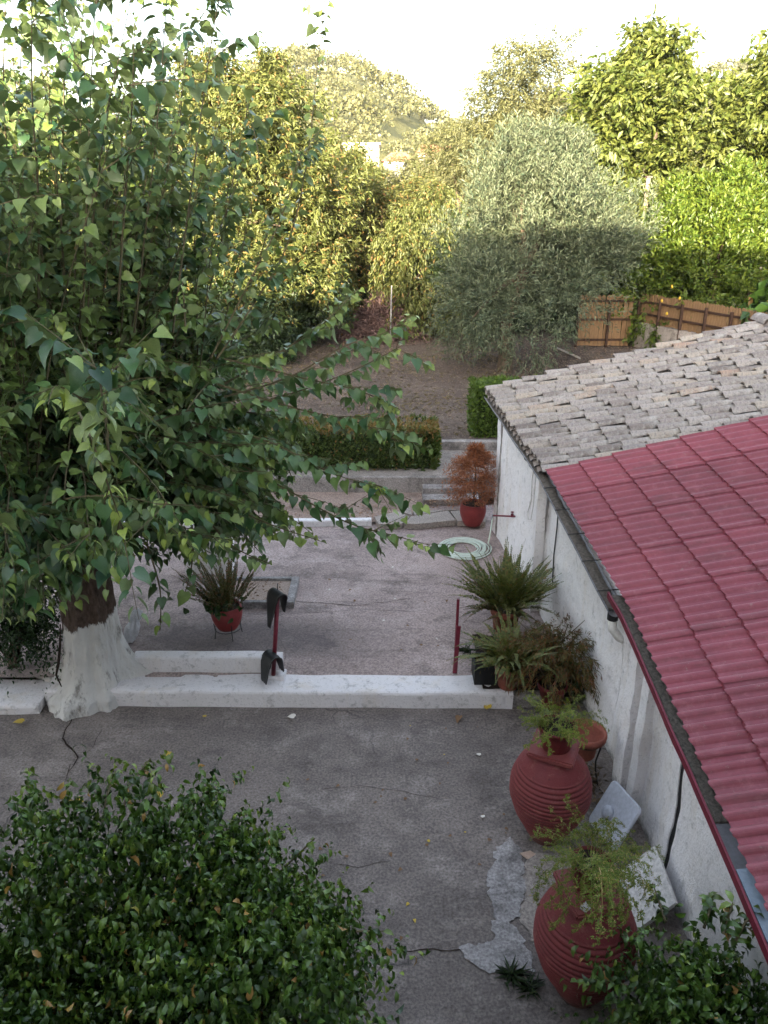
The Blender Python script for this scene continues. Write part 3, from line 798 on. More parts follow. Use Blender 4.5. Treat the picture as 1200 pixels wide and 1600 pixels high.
def trunk_mesh():
    V, Fc, seg = [], [], 96; zs = np.concatenate([np.linspace(.0, .5, 26), np.linspace(.54, 2.0, 40)])
    for z in zs:
        cx, cyy = BASE.x - .02 + .05 * math.sin(z * 1.5), BASE.y + .03 * z
        for i in range(seg):
            a = 2 * math.pi * i / seg; d = Vector((math.cos(a), math.sin(a), 0))
            r = .245 + .05 * (z > 1.3) * (z - 1.3) + .30 * math.exp(-max(0, z - .12) / .15) * (1 + .35 * math.sin(3 * a + .8) + .25 * math.sin(5 * a)) * (.55 if d.y < -.3 else 1) + .07 * math.exp(-z / .5)
            r *= 1 + .10 * mnoise.noise(Vector((math.cos(a) * 2.2, math.sin(a) * 2.2, z * 1.1))) + .05 * math.sin(7 * a + z * 1.5) + .025 * math.sin(17 * a + 2 * math.sin(z * 3)) + .05 * mnoise.noise(Vector((math.cos(a) * 7, math.sin(a) * 7, z * 4))) + .035 * mnoise.noise(Vector((math.cos(a) * 14, math.sin(a) * 14, z * 6))) + .10 * max(0, 1 - z / .45) * mnoise.noise(Vector((math.cos(a) * 5, math.sin(a) * 5, z * 9)))
            V.append((cx + d.x * r * 1.05, cyy + d.y * r, z))
    for j in range(len(zs) - 1):
        for i in range(seg):
            k = (i + 1) % seg; Fc.append((j * seg + i, j * seg + k, (j + 1) * seg + k, (j + 1) * seg + i))
    Fc.append(tuple((len(zs) - 1) * seg + i for i in range(seg)))
    return mesh('trunk', V, Fc)
mtr = link('trunk', trunk_mesh(), bark_white(), mul, smooth=True)
# split in the limewash
for sp in ([(-3.26, 1.0), (-3.30, .75), (-3.34, .55), (-3.38, .42), (-3.33, .30)], ):
    pts = []
    for (x, z) in sp: pts.append(Vector((x, 6.98 - .345 - .26 * math.exp(-(z - .05) / .2), z)))
    pts = [Vector((q.x, q.y + .13, q.z + .05)) for q in pts]
    link('crack', tube('crack', pts, [.004, .012, .015, .012, .006], 5, .3), M['soil'], mul)
limbs, LD, LA = [], [], []
NL = 11
for i in range(NL):
    az = 2 * math.pi * (i + .5) / NL + random.uniform(-.2, .2); el = random.choice([R(28), R(48), R(66)])
    p = Vector((BASE.x, BASE.y + .06, 1.75)); d = Vector((math.cos(az) * math.cos(el), math.sin(az) * math.cos(el), math.sin(el)))
    ln = random.uniform(1.0, 1.7); pts = [p + d * .05]
    for k in range(1, 7):
        q = pts[-1] + d * (ln / 6) + Vector((random.uniform(-.03, .03), random.uniform(-.03, .03), .012)); pts.append(q)
    limbs.append(pts)
    link('limb', tube('limb', pts, list(np.linspace(.13, .05, 7)), 9, .2), M['trunk'], mul)
def shoot(p, d, ln, droop, n=12):
    pts = [p.copy()]; d = d.normalized()
    for k in range(n):
        d = (d + Vector((random.uniform(-.05, .05), random.uniform(-.05, .05), -droop * ln / n))).normalized()
        pts.append(pts[-1] + d * (ln / n))
    return pts
def env_ok(p):
    dx, dy = p[0] - BASE.x, p[1] - BASE.y
    if p[1] < 4.5 or dx > 2.15 + .5 * mnoise.noise(Vector((p[1] * 2, p[2] * 2, 0))): return False
    zmin = 1.22 + .46 * (7 - p[1]) if p[1] < 7 else 1.22
    if dx > .75: zmin = 1.68 + (.46 if p[1] < 7 else .2) * (7 - p[1])
    if abs(dx) < .42 and p[1] < 7 and p[2] < 1.9: return False
    return p[2] > zmin
sh_paths = []
def add_shoot(p, d, ln, droop, age, r=.011):
    pts = shoot(p, d, ln, droop)
    k = 0
    while k < len(pts) and env_ok(pts[k]): k += 1
    if k < 3: return None
    pts = pts[:k]; sh_paths.append((pts, r, age)); return pts
for i in range(450):
    lp = random.choice(limbs); f = random.uniform(.35, 1.0); j = min(5, int(f * 6)); p = lp[j].lerp(lp[j + 1], random.random())
    kind = random.random(); az0 = math.atan2(p.y - BASE.y, p.x - BASE.x); az = az0 + random.gauss(0, .75)
    if kind < .44: el, ln, dr, young = R(random.uniform(62, 88)), random.uniform(2.0, 3.9), random.uniform(.0, .07), 0
    elif kind < .72: el, ln, dr, young = R(random.uniform(8, 58)), random.uniform(1.5, 2.8), random.uniform(.25, .55), 0
    else: el, ln, dr, young = R(random.uniform(-20, 20)), random.uniform(1.2, 2.4), random.uniform(.15, .5), 0
    d = Vector((math.cos(az) * math.cos(el), math.sin(az) * math.cos(el), math.sin(el)))
    pts = add_shoot(p, d, ln, dr, random.random() < .5)
    if pts:
        for b in range(random.randint(2, 5)):
            k = random.randint(2, len(pts) - 1); t = (pts[k] - pts[k - 1]).normalized()
            sd_ = Vector((random.gauss(0, 1), random.gauss(0, 1), random.gauss(0, .5))).normalized()
            add_shoot(pts[k], t * .7 + sd_ * .8, random.uniform(.35, .95), random.uniform(.2, .7), random.random() < .35, .006)
# long right-hand branches reaching over the patio, the tall rods at the top, and the two pale hanging sprays in front
def through(pix, r=.012, age=True, leaves=True):
    pts = [at_y(x, y, Y) for (x, y, Y) in pix]; out = []
    n = len(pts)
    for i in range(n - 1):
        for k in range(5):
            t = k / 5; p0, p1, p2, p3 = pts[max(0, i - 1)], pts[i], pts[i + 1], pts[min(n - 1, i + 2)]
            out.append(.5 * ((2 * p1) + (p2 - p0) * t + (2 * p0 - 5 * p1 + 4 * p2 - p3) * t * t + (3 * p1 - p0 - 3 * p2 + p3) * t ** 3))
    out.append(pts[-1]); sh_paths.append((out, r, age)); return out
for pix in ([(330, 700, 6.9), (440, 760, 6.7), (540, 815, 6.6), (610, 835, 6.6), (672, 852, 6.6)],
            [(300, 660, 7), (420, 690, 6.9), (520, 740, 6.8), (598, 760, 6.8)],
            [(320, 760, 6.6), (400, 810, 6.4), (500, 845, 6.3)],
            [(300, 780, 6.4), (360, 850, 6.2), (420, 880, 6.2)],
            [(340, 600, 7.2), (470, 640, 7.3), (560, 660, 7.3), (640, 700, 7.4)],
            [(350, 560, 7.4), (470, 590, 7.6), (560, 610, 7.8), (625, 640, 7.9)],
            [(350, 620, 7.6), (450, 590, 7.8), (540, 540, 8), (600, 520, 8.2), (645, 492, 8.4)],
            [(360, 640, 7.6), (470, 610, 7.9), (560, 575, 8.1), (628, 540, 8.3)],
            [(350, 600, 7.6), (420, 560, 7.8), (500, 510, 8), (560, 450, 8.2)],
            [(340, 560, 7.4), (400, 470, 7.6), (450, 380, 7.8), (480, 250, 8.0), (495, 110, 8.2), (510, -10, 8.3)],
            [(330, 560, 7.4), (390, 440, 7.5), (440, 340, 7.6), (470, 230, 7.7)],
            [(270, 520, 7.0), (285, 400, 7.0), (305, 250, 7.0), (325, 100, 7.0), (345, -20, 7.0)],
            [(210, 520, 6.8), (225, 380, 6.7), (245, 200, 6.6), (262, -20, 6.6)],
            [(130, 480, 6.4), (135, 330, 6.2), (140, 180, 6.2), (150, -20, 6.2)],
            [(60, 480, 6.2), (60, 320, 6), (50, 150, 5.9), (50, -20, 5.9)],
            [(170, 480, 7.4), (185, 330, 7.5), (200, 180, 7.6), (215, -10, 7.7)],
            [(100, 450, 7.2), (95, 300, 7.2), (100, 150, 7.2), (90, -10, 7.2)],
            [(10, 450, 7), (15, 300, 7), (5, 150, 7), (10, -20, 7)],
            [(30, 500, 8.2), (35, 330, 8.3), (30, 160, 8.4), (38, -10, 8.5)], [(75, 500, 8.6), (80, 330, 8.7), (72, 160, 8.8), (80, 10, 8.9)], [(120, 500, 8.4), (118, 330, 8.6), (125, 170, 8.7), (118, 20, 8.8)],
            [(160, 480, 8.8), (165, 320, 9), (168, 160, 9.1), (178, 30, 9.2)], [(205, 500, 8.4), (215, 350, 8.6), (222, 200, 8.7), (238, 50, 8.8)], [(250, 500, 8.6), (262, 350, 8.7), (280, 200, 8.8), (290, 60, 8.9)],
            [(185, 470, 6.4), (195, 320, 6.3), (205, 190, 6.2), (210, 60, 6.1)], [(310, 520, 8), (345, 380, 8.2), (372, 240, 8.3), (395, 130, 8.4)], [(360, 540, 7.9), (400, 420, 8.0), (432, 320, 8.1)], [(250, 560, 8.2), (320, 430, 8.4), (352, 330, 8.5), (362, 200, 8.6)],
            [(290, 520, 6.2), (288, 480, 6.1), (285, 440, 6.0)],
            [(120, 640, 5.3), (140, 680, 5.0), (170, 760, 4.9), (195, 835, 4.9)],
            [(170, 720, 5.1), (165, 650, 4.8), (158, 610, 4.65), (155, 575, 4.6)],
            [(165, 650, 4.8), (130, 625, 4.6), (95, 605, 4.5)],
            [(80, 840, 5.8), (110, 880, 5.6), (120, 940, 5.5)], [(20, 830, 5.6), (40, 900, 5.4), (38, 955, 5.3)],
            [(230, 850, 6.1), (250, 920, 6.0), (250, 985, 6.0)], [(300, 820, 6.2), (300, 880, 6.1), (285, 940, 6.1)]):
    pale = all(q[2] < 5.4 for q in pix)
    if pale: pix = [(x, y, Y - .55) for x, y, Y in pix]
    sp_pts = through(pix, age=2 if pale else True)
    if len(pix) >= 4:
        for b in range(5):
            k = random.randint(5, len(sp_pts) - 2); t = (sp_pts[k + 1] - sp_pts[k - 1]).normalized()
            sd_ = Vector((random.gauss(0, 1), random.gauss(0, 1), random.gauss(0, .4))).normalized()
            q = shoot(sp_pts[k], t * .8 + sd_ * .7, random.uniform(.25, .6), random.uniform(.1, .5), 8); sh_paths.append((q, .005, random.random() < .3))
mP, mD, mN, mS, mA = [], [], [], [], []
tw_v, tw_f = [], []
for pts, r, age in sh_paths:
    tot = sum((b - a).length for a, b in zip(pts, pts[1:]))
    T = frame_along(pts)
    # twig as a three sided tube, all twigs in one mesh
    b0 = len(tw_v)
    for j, (p, t) in enumerate(zip(pts, T)):
        u = t.cross(Vector((.3, .8, .5))).normalized(); v = t.cross(u); rr = r * (1 - .75 * j / len(pts))
        for a in (0, 2.09, 4.19): tw_v.append(p + (u * math.cos(a) + v * math.sin(a)) * rr)
        if j:
            for i in range(3): tw_f.append((b0 + 3 * j - 3 + i, b0 + 3 * j - 3 + (i + 1) % 3, b0 + 3 * j + (i + 1) % 3, b0 + 3 * j + i))
    s = .12 * tot if tot > 1 else .04; side = 1
    while s < tot:
        f = s / tot * (len(pts) - 1); j = min(len(pts) - 2, int(f)); p = pts[j].lerp(pts[j + 1], f - j); t = T[j]
        lat = t.cross(Vector((0, 0, 1))); lat = lat.normalized() if lat.length > .25 else Vector((random.gauss(0, 1), random.gauss(0, 1), 0)).normalized()
        if abs(t.z) > .8: az = s * 19; lat = Vector((math.cos(az), math.sin(az), 0))
        d = lat * side * .8 + t * .35 + Vector((random.gauss(0, .38), random.gauss(0, .38), -.7 + random.gauss(0, .38)))
        if abs(t.z) > .8 and t.z > 0: d.z += .35
        q = p + d.normalized() * .035
        frac = s / tot; size = random.choice((random.uniform(.06, .11), random.uniform(.10, .15))) * (.78 if abs(t.z) > .75 and t.z > 0 else 1) * (1 - .45 * max(0, frac - .75) / .25)
        nn = Vector((0, 0, 1)) + lat * side * .6 + t * -.25 + Vector((random.gauss(0, .45), random.gauss(0, .45), random.gauss(0, .3)))
        mP.append(q); mD.append(d.normalized()); mN.append(nn); mS.append(size)
        age_glare = max(0, (frac - .55) / .45) ** 1.6 * (.95 if age else .3)
        if abs(t.z) > .8 and t.z > 0: age_glare = age_glare * .35 + .32  # upright shoots paler along their length: glare painted into the leaf colour
        if age == 2: age_glare = .42 + .5 * frac
        mA.append(min(1, age_glare + random.uniform(0, .1)))
        side = -side; s += random.uniform(.026, .066)
tg = link('twigs', mesh('twigs', tw_v, tw_f), M['twig'], mul); tag(tg, kind='stuff')
mf = foliage(mul, heart(), np.array(mP), np.array(mD), np.array(mN), np.array(mS), L['mulberry'], np.array(mA), parts=300)
tag(mf, kind='stuff')

# ------------------------------------------------------------------ glossy bushes close to the house
def bush(name, label, loc, rad, top, lobe_n, lobe_r, M_, n, size, mat, seed, parts=300, hang=.85, extra=(), more=()):
    rng = np.random.default_rng(seed); random.seed(seed)
    o = thing(name, label, 'bush', loc)
    c = np.array(loc) + np.array([0, 0, top * .5])
    lb = lobes(c, (rad[0], rad[1], top * .5), lobe_n, lobe_r, rng, -.4)
    lb += [(np.array(q), r) for q, r in more]
    O, v = on_lobes(lb, M_, rng, .35)
    O[:, 2] = np.maximum(O[:, 2], .15)
    D = v * .8 + np.array([0, 0, .55]) + rng.normal(size=v.shape) * .35
    P, Dl, Nn, s = sprays(O, D, rng.uniform(.22, .5, M_), n, .28, .72, hang, .012, rng, .8)
    S = size * rng.uniform(.7, 1.2, len(P)) * (1.05 - .35 * s)
    A = np.clip((s - .6) / .4, 0, 1) ** 2 * np.repeat(rng.uniform(0, .9, M_) ** 2, n)
    for pix in extra:                                    # stray shoots
        pts = [Vector(q) for q in pix]; k = 26
        for i in range(k):
            f = (i + .5) / k * (len(pts) - 1); j = min(len(pts) - 2, int(f)); p = pts[j].lerp(pts[j + 1], f - j)
            t = (pts[j + 1] - pts[j]).normalized(); w = Vector(rng.normal(size=3)); d = t * .3 + w * .5 + Vector((0, 0, -.5))
            P = np.vstack([P, p]); Dl = np.vstack([Dl, d]); Nn = np.vstack([Nn, [rng.normal() * .4, rng.normal() * .4, 1]]); S = np.append(S, size * rng.uniform(.75, 1.1)); A = np.append(A, max(0, f / (len(pts) - 1) - .6))
        link('branch', tube('branch', pts, list(np.linspace(.009, .004, len(pts))), 6), M['twig'], o)
    base = Vector(loc)
    for k in range(7):
        q = Vector(lb[k % len(lb)][0]); mid = base.lerp(q, .5) + Vector((random.uniform(-.1, .1), random.uniform(-.1, .1), .1))
        link('branch', tube('branch', [base + Vector((random.uniform(-.06, .06), random.uniform(-.06, .06), -.02)), mid, q], [.03, .02, .008], 6), M['trunk'], o)
    ok = P[:, 2] > .05
    f = foliage(o, ficus(), P[ok], Dl[ok], Nn[ok], S[ok], mat, A[ok], parts=parts); tag(f, kind='stuff')
    return o
bush('ficus_bush', 'large glossy green bush in front of the yard, cut by the lower left corner', (-1.95, 2.3, 0), (1.5, 1.25), 1.58, 50, .36, 6600, 13, .076, L['ficus'], 21, 300, more=[((-1.9, 2.5, .75), .7), ((-1.3, 2.6, .75), .6), ((-2.5, 2.6, .8), .6), ((-1.2, 2.95, .7), .5), ((-2.0, 3.1, .8), .5), ((-1.6, 2.2, .9), .6), (at_y(430, 1520, 2.75), .32), (at_y(390, 1450, 2.9), .32), (at_y(440, 1580, 2.4), .30), (at_y(350, 1400, 3.05), .32), (at_y(350, 1480, 2.8), .34), (at_y(330, 1550, 2.6), .36), (at_y(300, 1350, 3.2), .30), (at_y(180, 1330, 3.2), .30), (at_y(60, 1370, 3.1), .34), (at_y(500, 1500, 2.85), .16)],
     extra=([at_y(330, 1330, 3.55), at_y(300, 1260, 3.75), at_y(335, 1225, 3.85)], [at_y(180, 1330, 3.6), at_y(200, 1230, 3.8), at_y(235, 1185, 4.0)], [at_y(160, 1300, 3.5), at_y(165, 1250, 3.6), at_y(180, 1205, 3.75)],
            [at_y(400, 1400, 3.2), at_y(450, 1350, 3.3), at_y(492, 1310, 3.35)], [at_y(500, 1480, 2.9), at_y(550, 1455, 3.0), at_y(600, 1455, 3.1)], [at_y(480, 1520, 2.8), at_y(540, 1530, 2.8), at_y(578, 1520, 2.85)],
            [at_y(50, 1300, 3.4), at_y(45, 1240, 3.55), at_y(45, 1200, 3.7)], [at_y(420, 1440, 3.1), at_y(470, 1400, 3.15), at_y(488, 1350, 3.25)], [at_y(470, 1560, 2.6), at_y(530, 1560, 2.7), at_y(575, 1580, 2.7)]))
bush('ficus_bush', 'leafy green bush between the nearest red jar and the shed wall', (1.78, 2.75, 0), (.5, .62), 1.15, 16, .26, 620, 11, .085, L['ficus'], 22, 260,
     extra=([at_y(1040, 1440, 3.6), at_y(1030, 1410, 3.85), at_y(1020, 1380, 4.05)], [at_y(1010, 1480, 3.4), at_y(970, 1460, 3.45), at_y(958, 1465, 3.5)], [at_y(1100, 1450, 3.2), at_y(1110, 1420, 3.3), at_y(1108, 1395, 3.45)],
            [at_y(1150, 1470, 3.1), at_y(1165, 1440, 3.15), at_y(1190, 1420, 3.2)], [at_y(980, 1540, 3.1), at_y(940, 1530, 3.15), at_y(918, 1535, 3.2)], [at_y(1130, 1460, 3.1), at_y(1145, 1410, 3.2)]))
rb = bush('ivy_bush', 'dark green leafy shrub at the foot of the whitewashed trunk', (-4.15, 7.35, .2), (.5, .35), .95, 12, .28, 620, 12, .058, L['ivy'], 23, 0, hang=.3)

# ------------------------------------------------------------------ trees of the garden and beyond
def tree(name, label, x, y, height, crown, lobe_n, lobe_r, M_, n, Lr, size, mat, seed, tmpl=None, mode='rand', z0=None, trunk_r=.14, trunk_h=None, cat='tree', group=None, limbs_n=6, bottom=-.7, inner=.5, lean=0, skirt=0, low=0, spires=0):
    rng = np.random.default_rng(seed); random.seed(seed)
    gz = hill_z(x, y) if z0 is None else z0
    o = thing(name, label, cat, (x, y, gz - .03), group=group)
    c = np.array([x + lean, y, gz + height - crown[2]])
    lb = lobes(c, crown, lobe_n, lobe_r, rng, bottom)
    for k in range(spires):                              # shoots of growth standing above the crown
        a = rng.uniform(0, 6.283); f = rng.uniform(0, .7); t_ = rng.uniform(.45, .95)
        for j in range(3): lb.append((c + np.array([crown[0] * f * math.cos(a), crown[1] * f * math.sin(a), crown[2] * (t_ - .5 * f * f - .16 * j)]), lobe_r * (.32 + .2 * j)))
    if skirt:                                            # branches that hang to the ground all round
        for k in range(skirt):
            a = 6.283 * k / skirt + rng.uniform(-.2, .2); f = rng.uniform(.55, .85)
            lb.append((np.array([x + lean + crown[0] * f * math.cos(a), y + crown[1] * f * math.sin(a), gz + rng.uniform(.25, .42) * height + low * height * (1 + 2.2 * max(0, math.cos(a)))]), lobe_r * rng.uniform(.8, 1.1)))
            a += .2; lb.append((np.array([x + lean + crown[0] * f * math.cos(a), y + crown[1] * f * math.sin(a), gz + rng.uniform(.13, .24) * height + low * height * (1 + 3.2 * max(0, math.cos(a)))]), lobe_r * rng.uniform(.7, 1.0)))
    O, v = on_lobes(lb, M_, rng, inner)
    if mode == 'up':
        upw = np.clip((O[:, 2] - gz) / height * 2.6 - .75, -.5, 1)[:, None]
        D, dr, sp, hg = v * (.35 + .5 * (1 - upw)) + np.array([0, 0, 1.]) * upw + rng.normal(size=v.shape) * .25, .12, .45, -.05
    elif mode == 'droop': D, dr, sp, hg = v * .8 + np.array([0, 0, .25]) + rng.normal(size=v.shape) * .3, .85, .5, .55
    elif mode == 'mixed': D, dr, sp, hg = v * .7 + np.array([0, 0, .7]) + rng.normal(size=v.shape) * .3, .35, .55, .35
    else: D, dr, sp, hg = v + rng.normal(size=v.shape) * .4, .15, .7, .1
    P, Dl, Nn, s = sprays(O, D, rng.uniform(Lr[0], Lr[1], M_), n, dr, sp, hg, size * .3, rng, .5)
    S = size * rng.uniform(.7, 1.25, len(P)); ok = P[:, 2] > gz + .05
    link('crown', leaf_cloud('crown', tmpl or blade(), P[ok], Dl[ok], Nn[ok], S[ok], np.zeros(ok.sum())), mat, o)
    th = trunk_h or max(.4, (c[2] - gz) * .75); top = Vector((x + lean * .6, y, gz + th))
    link('trunk', tube('trunk', [Vector((x, y, gz - .1)), Vector((x + random.uniform(-.05, .05), y, gz + th * .5)), top], [trunk_r * 1.35, trunk_r, trunk_r * .8], 10, .25), M['trunk'], o)
    for k in range(limbs_n):
        q = Vector(lb[int(k * len(lb) / limbs_n)][0]); mid = top.lerp(q, .5) + Vector((0, 0, .12))
        link('limb', tube('limb', [top - Vector((0, 0, .1)), mid, q], [trunk_r * .6, trunk_r * .35, trunk_r * .12], 6, .2), M['trunk'], o)
    return o
oval = blade(.16, .05, .25)
narrow, medium, broad = blade(.11, .04, .15), blade(.22, .06, .2), blade(.30, .10, .25)
tree('olive_tree', 'broad silvery olive tree standing in the dry garden', 3.3, 20.9, 5.75, (2.95, 2.3, 2.2), 24, .72, 4600, 20, (.35, .8), .125, L['olive'], 31, narrow, 'up', trunk_r=.17, bottom=-.55, limbs_n=8, lean=.6, skirt=10, low=.08, spires=8, inner=.72)
tree('fruit_tree', 'tall drooping yellow green tree rising behind the mulberry shoots', -4.4, 24.5, 8.4, (3.9, 2.6, 3.6), 42, .8, 4600, 16, (.4, .8), .17, L['peach'], 32, oval, 'mixed', trunk_r=.16, bottom=-.8, skirt=8, spires=6)
tree('fruit_tree', 'golden tinged drooping tree above the brush pile', -.1, 28.5, 5.1, (2.6, 1.8, 1.7), 20, .7, 2500, 16, (.4, .75), .15, L['golden'], 33, oval, 'mixed', trunk_r=.13, bottom=-.6, skirt=8, low=.03, spires=4)
tree('fruit_tree', 'orange flecked tree low behind the mulberry branches', -2.9, 26.5, 5.0, (2.1, 1.8, 1.9), 16, .8, 1600, 18, (.4, .75), .15, L['golden'], 34, oval, 'mixed', trunk_r=.12, skirt=6, spires=4)
tree('fruit_tree', 'small rounded fruit tree with drooping leaves left of the olive', 1.35, 26.5, 4.6, (1.5, 1.2, 1.4), 13, .5, 1000, 16, (.4, .7), .15, L['peach'], 35, oval, 'droop', trunk_r=.07, bottom=-.9, skirt=7)
tree('walnut_tree', 'tall bright tree with big drooping leaves right of the thin grey tree', 8.3, 27.5, 9.3, (2.5, 2.2, 3.6), 34, .6, 2500, 14, (.5, 1.0), .25, L['walnut'], 36, medium, 'mixed', trunk_r=.18, bottom=-.9, skirt=8, spires=8)
tree('walnut_tree', 'tall bright tree with big drooping leaves at the right edge behind the fence', 12.4, 27.0, 9.5, (2.9, 2.2, 3.8), 38, .62, 2800, 14, (.5, 1.0), .25, L['walnut'], 37, medium, 'mixed', trunk_r=.18, bottom=-.9, skirt=8, spires=9)
tree('thin_tree', 'tall thin leaved grey green tree behind the olive', 6.2, 36, 11.2, (2.9, 2.3, 4.4), 26, .9, 1700, 14, (.6, 1.1), .22, L['grey'], 38, narrow, 'mixed', trunk_r=.16, bottom=-.9)
tree('thin_tree', 'sparse low grey green tree left of the tall thin one', 3.6, 40, 7.6, (2.4, 2.0, 2.2), 18, .7, 900, 14, (.6, 1.0), .2, L['grey'], 39, narrow, 'mixed', trunk_r=.12)
tree('lemon_tree', 'dense bright green lemon tree behind the picket fence', 10.2, 24.5, 4.9, (2.6, 1.7, 1.9), 26, .75, 3000, 14, (.35, .65), .15, L['lemon'], 40, medium, 'up', trunk_r=.1, bottom=-.9, skirt=9, lean=-.2, spires=8)
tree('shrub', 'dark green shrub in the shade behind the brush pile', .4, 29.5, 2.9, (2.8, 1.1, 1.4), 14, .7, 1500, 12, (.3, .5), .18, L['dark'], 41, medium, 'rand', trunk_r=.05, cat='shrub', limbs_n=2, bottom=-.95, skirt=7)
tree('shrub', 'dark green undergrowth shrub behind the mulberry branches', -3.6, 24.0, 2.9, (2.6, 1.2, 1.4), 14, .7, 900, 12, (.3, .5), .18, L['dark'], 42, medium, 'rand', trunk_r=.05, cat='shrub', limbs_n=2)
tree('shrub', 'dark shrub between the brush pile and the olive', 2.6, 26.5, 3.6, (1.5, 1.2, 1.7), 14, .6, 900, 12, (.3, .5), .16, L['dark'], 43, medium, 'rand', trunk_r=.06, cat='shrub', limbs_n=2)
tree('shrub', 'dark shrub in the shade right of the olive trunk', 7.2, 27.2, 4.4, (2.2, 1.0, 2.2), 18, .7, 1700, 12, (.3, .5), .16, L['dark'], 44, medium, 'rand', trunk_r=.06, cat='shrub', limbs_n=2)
tree('shrub', 'tall green tree filling the far left edge behind the mulberry', -9.6, 24, 7.4, (2.8, 2.0, 3.3), 22, .9, 1400, 13, (.5, .9), .26, L['peach'], 45, medium, 'droop', trunk_r=.12)
tree('shrub', 'low dark shrub beside the brush pile under the mulberry shoots', -3.9, 22.0, 1.9, (1.5, 1.0, .9), 12, .5, 1000, 12, (.3, .5), .14, L['dark'], 95, medium, 'rand', trunk_r=.04, cat='shrub', limbs_n=2, bottom=-.9, skirt=6)
tree('big_leaf_plant', 'big leaved fig plant behind the right end of the fence', 10.6, 20.6, 2.6, (.9, .7, .9), 8, .45, 130, 6, (.3, .55), .42, L['ficus'], 46, broad, 'droop', trunk_r=.05, cat='plant', limbs_n=3)
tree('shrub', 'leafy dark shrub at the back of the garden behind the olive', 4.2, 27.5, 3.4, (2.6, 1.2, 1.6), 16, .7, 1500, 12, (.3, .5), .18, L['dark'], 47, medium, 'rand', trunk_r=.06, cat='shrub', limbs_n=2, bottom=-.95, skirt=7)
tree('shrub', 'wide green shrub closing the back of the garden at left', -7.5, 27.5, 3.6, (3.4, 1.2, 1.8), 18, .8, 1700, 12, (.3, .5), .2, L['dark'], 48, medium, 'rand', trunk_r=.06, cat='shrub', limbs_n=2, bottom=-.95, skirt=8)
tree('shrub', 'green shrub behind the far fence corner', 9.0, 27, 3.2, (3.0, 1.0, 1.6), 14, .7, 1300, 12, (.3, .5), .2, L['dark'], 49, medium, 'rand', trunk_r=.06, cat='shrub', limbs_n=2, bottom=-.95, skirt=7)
for i_, (px, Y, h, lab) in enumerate(((556, 62, 7.3, 'round green tree below the highest white house'), (628, 70, 7.0, 'round green tree in front of the white house with the balcony'), (684, 66, 7.2, 'round green tree beside the pinkish house'), (500, 58, 8.2, 'taller green tree left of the houses on the hillside'))):
    tree('hillside_tree', lab, (px - 600) / F_PX * Y * 1.03, Y, h, (3.2, 2.4, 2.6), 18, .95, 1300, 12, (.5, .9), .3, L['grey'] if i_ % 2 else L['peach'], 90 + i_, oval, 'mixed', trunk_r=.14, group='trees below the hillside houses', bottom=-.9, skirt=6, spires=3)
# lemons
lem = lathe('lemon', [(.002, -.05), (.025, -.035), (.036, 0), (.025, .035), (.004, .052)], 10); lem.materials.append(plain('lemon_peel', (.40, .27, .02), .1, 20, .5, .4, .1))
lt = bpy.data.objects['lemon_tree']
for (x, y) in ((1050, 448), (1062, 466), (1034, 470), (1075, 492), (1042, 490)):
    p = at_y(x, y, 22.5); o = link('lemon', lem, None, lt, w=True); o.matrix_basis = Matrix.Translation(p) @ Matrix.Scale(1.0, 4)

# ------------------------------------------------------------------ hedges
def hedge(name, label, x0, x1, y0, y1, z0, z1, n, size, mat, seed, top_young=True):
    rng = np.random.default_rng(seed); o = thing(name, label, 'hedge', ((x0 + x1) / 2, (y0 + y1) / 2, z0))
    face = rng.choice(4, n, p=[.42, .36, .12, .10]); u, w, k = rng.random(n), rng.random(n), rng.random(n) ** 1.5 * .13
    P = np.zeros((n, 3)); Nn = np.zeros((n, 3))
    P[:, 0] = x0 + (x1 - x0) * u; P[:, 1] = y0 + (y1 - y0) * w; P[:, 2] = z0 + (z1 - z0) * rng.random(n)
    f = face == 0; P[f, 1] = y0 + k[f]; Nn[f] = (0, -1, .3)
    f = face == 1; P[f, 2] = z1 - k[f]; Nn[f] = (0, 0, 1)
    f = face == 2; P[f, 0] = x1 - k[f]; Nn[f] = (1, 0, .3)
    f = face == 3; P[f, 0] = x0 + k[f]; Nn[f] = (-1, 0, .3)
    lump = np.array([mnoise.noise(Vector(p * 2.3)) for p in P]); P += Nn * (lump * .07)[:, None]
    D = Nn * .7 + rng.normal(size=P.shape) * .6 + np.array([0, 0, .3]); N2 = Nn + rng.normal(size=P.shape) * .7
    A = np.where((P[:, 2] > z1 - .10) & (np.array([mnoise.noise(Vector(p * 1.1) + Vector((4, 0, 0))) for p in P]) > -.05), rng.random(len(P)) * .85, 0) if top_young else np.zeros(n)
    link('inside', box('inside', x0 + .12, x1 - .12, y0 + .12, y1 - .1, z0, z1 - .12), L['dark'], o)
    fo = link('foliage', leaf_cloud('foliage', medium, P, D, N2, size * rng.uniform(.7, 1.3, n), A), mat, o); tag(fo, kind='stuff')
    return o
hedge('hedge', 'long clipped hedge with dry tips on top of the retaining wall', -5.5, .95, 13.0, 13.85, .54, 1.30, 16000, .075, L['hedge'], 51)
hedge('hedge', 'clipped bright green hedge behind the far corner of the tiled shed', 1.72, 3.6, 14.5, 15.3, .66, 1.72, 9000, .075, L['bright'], 52, False)

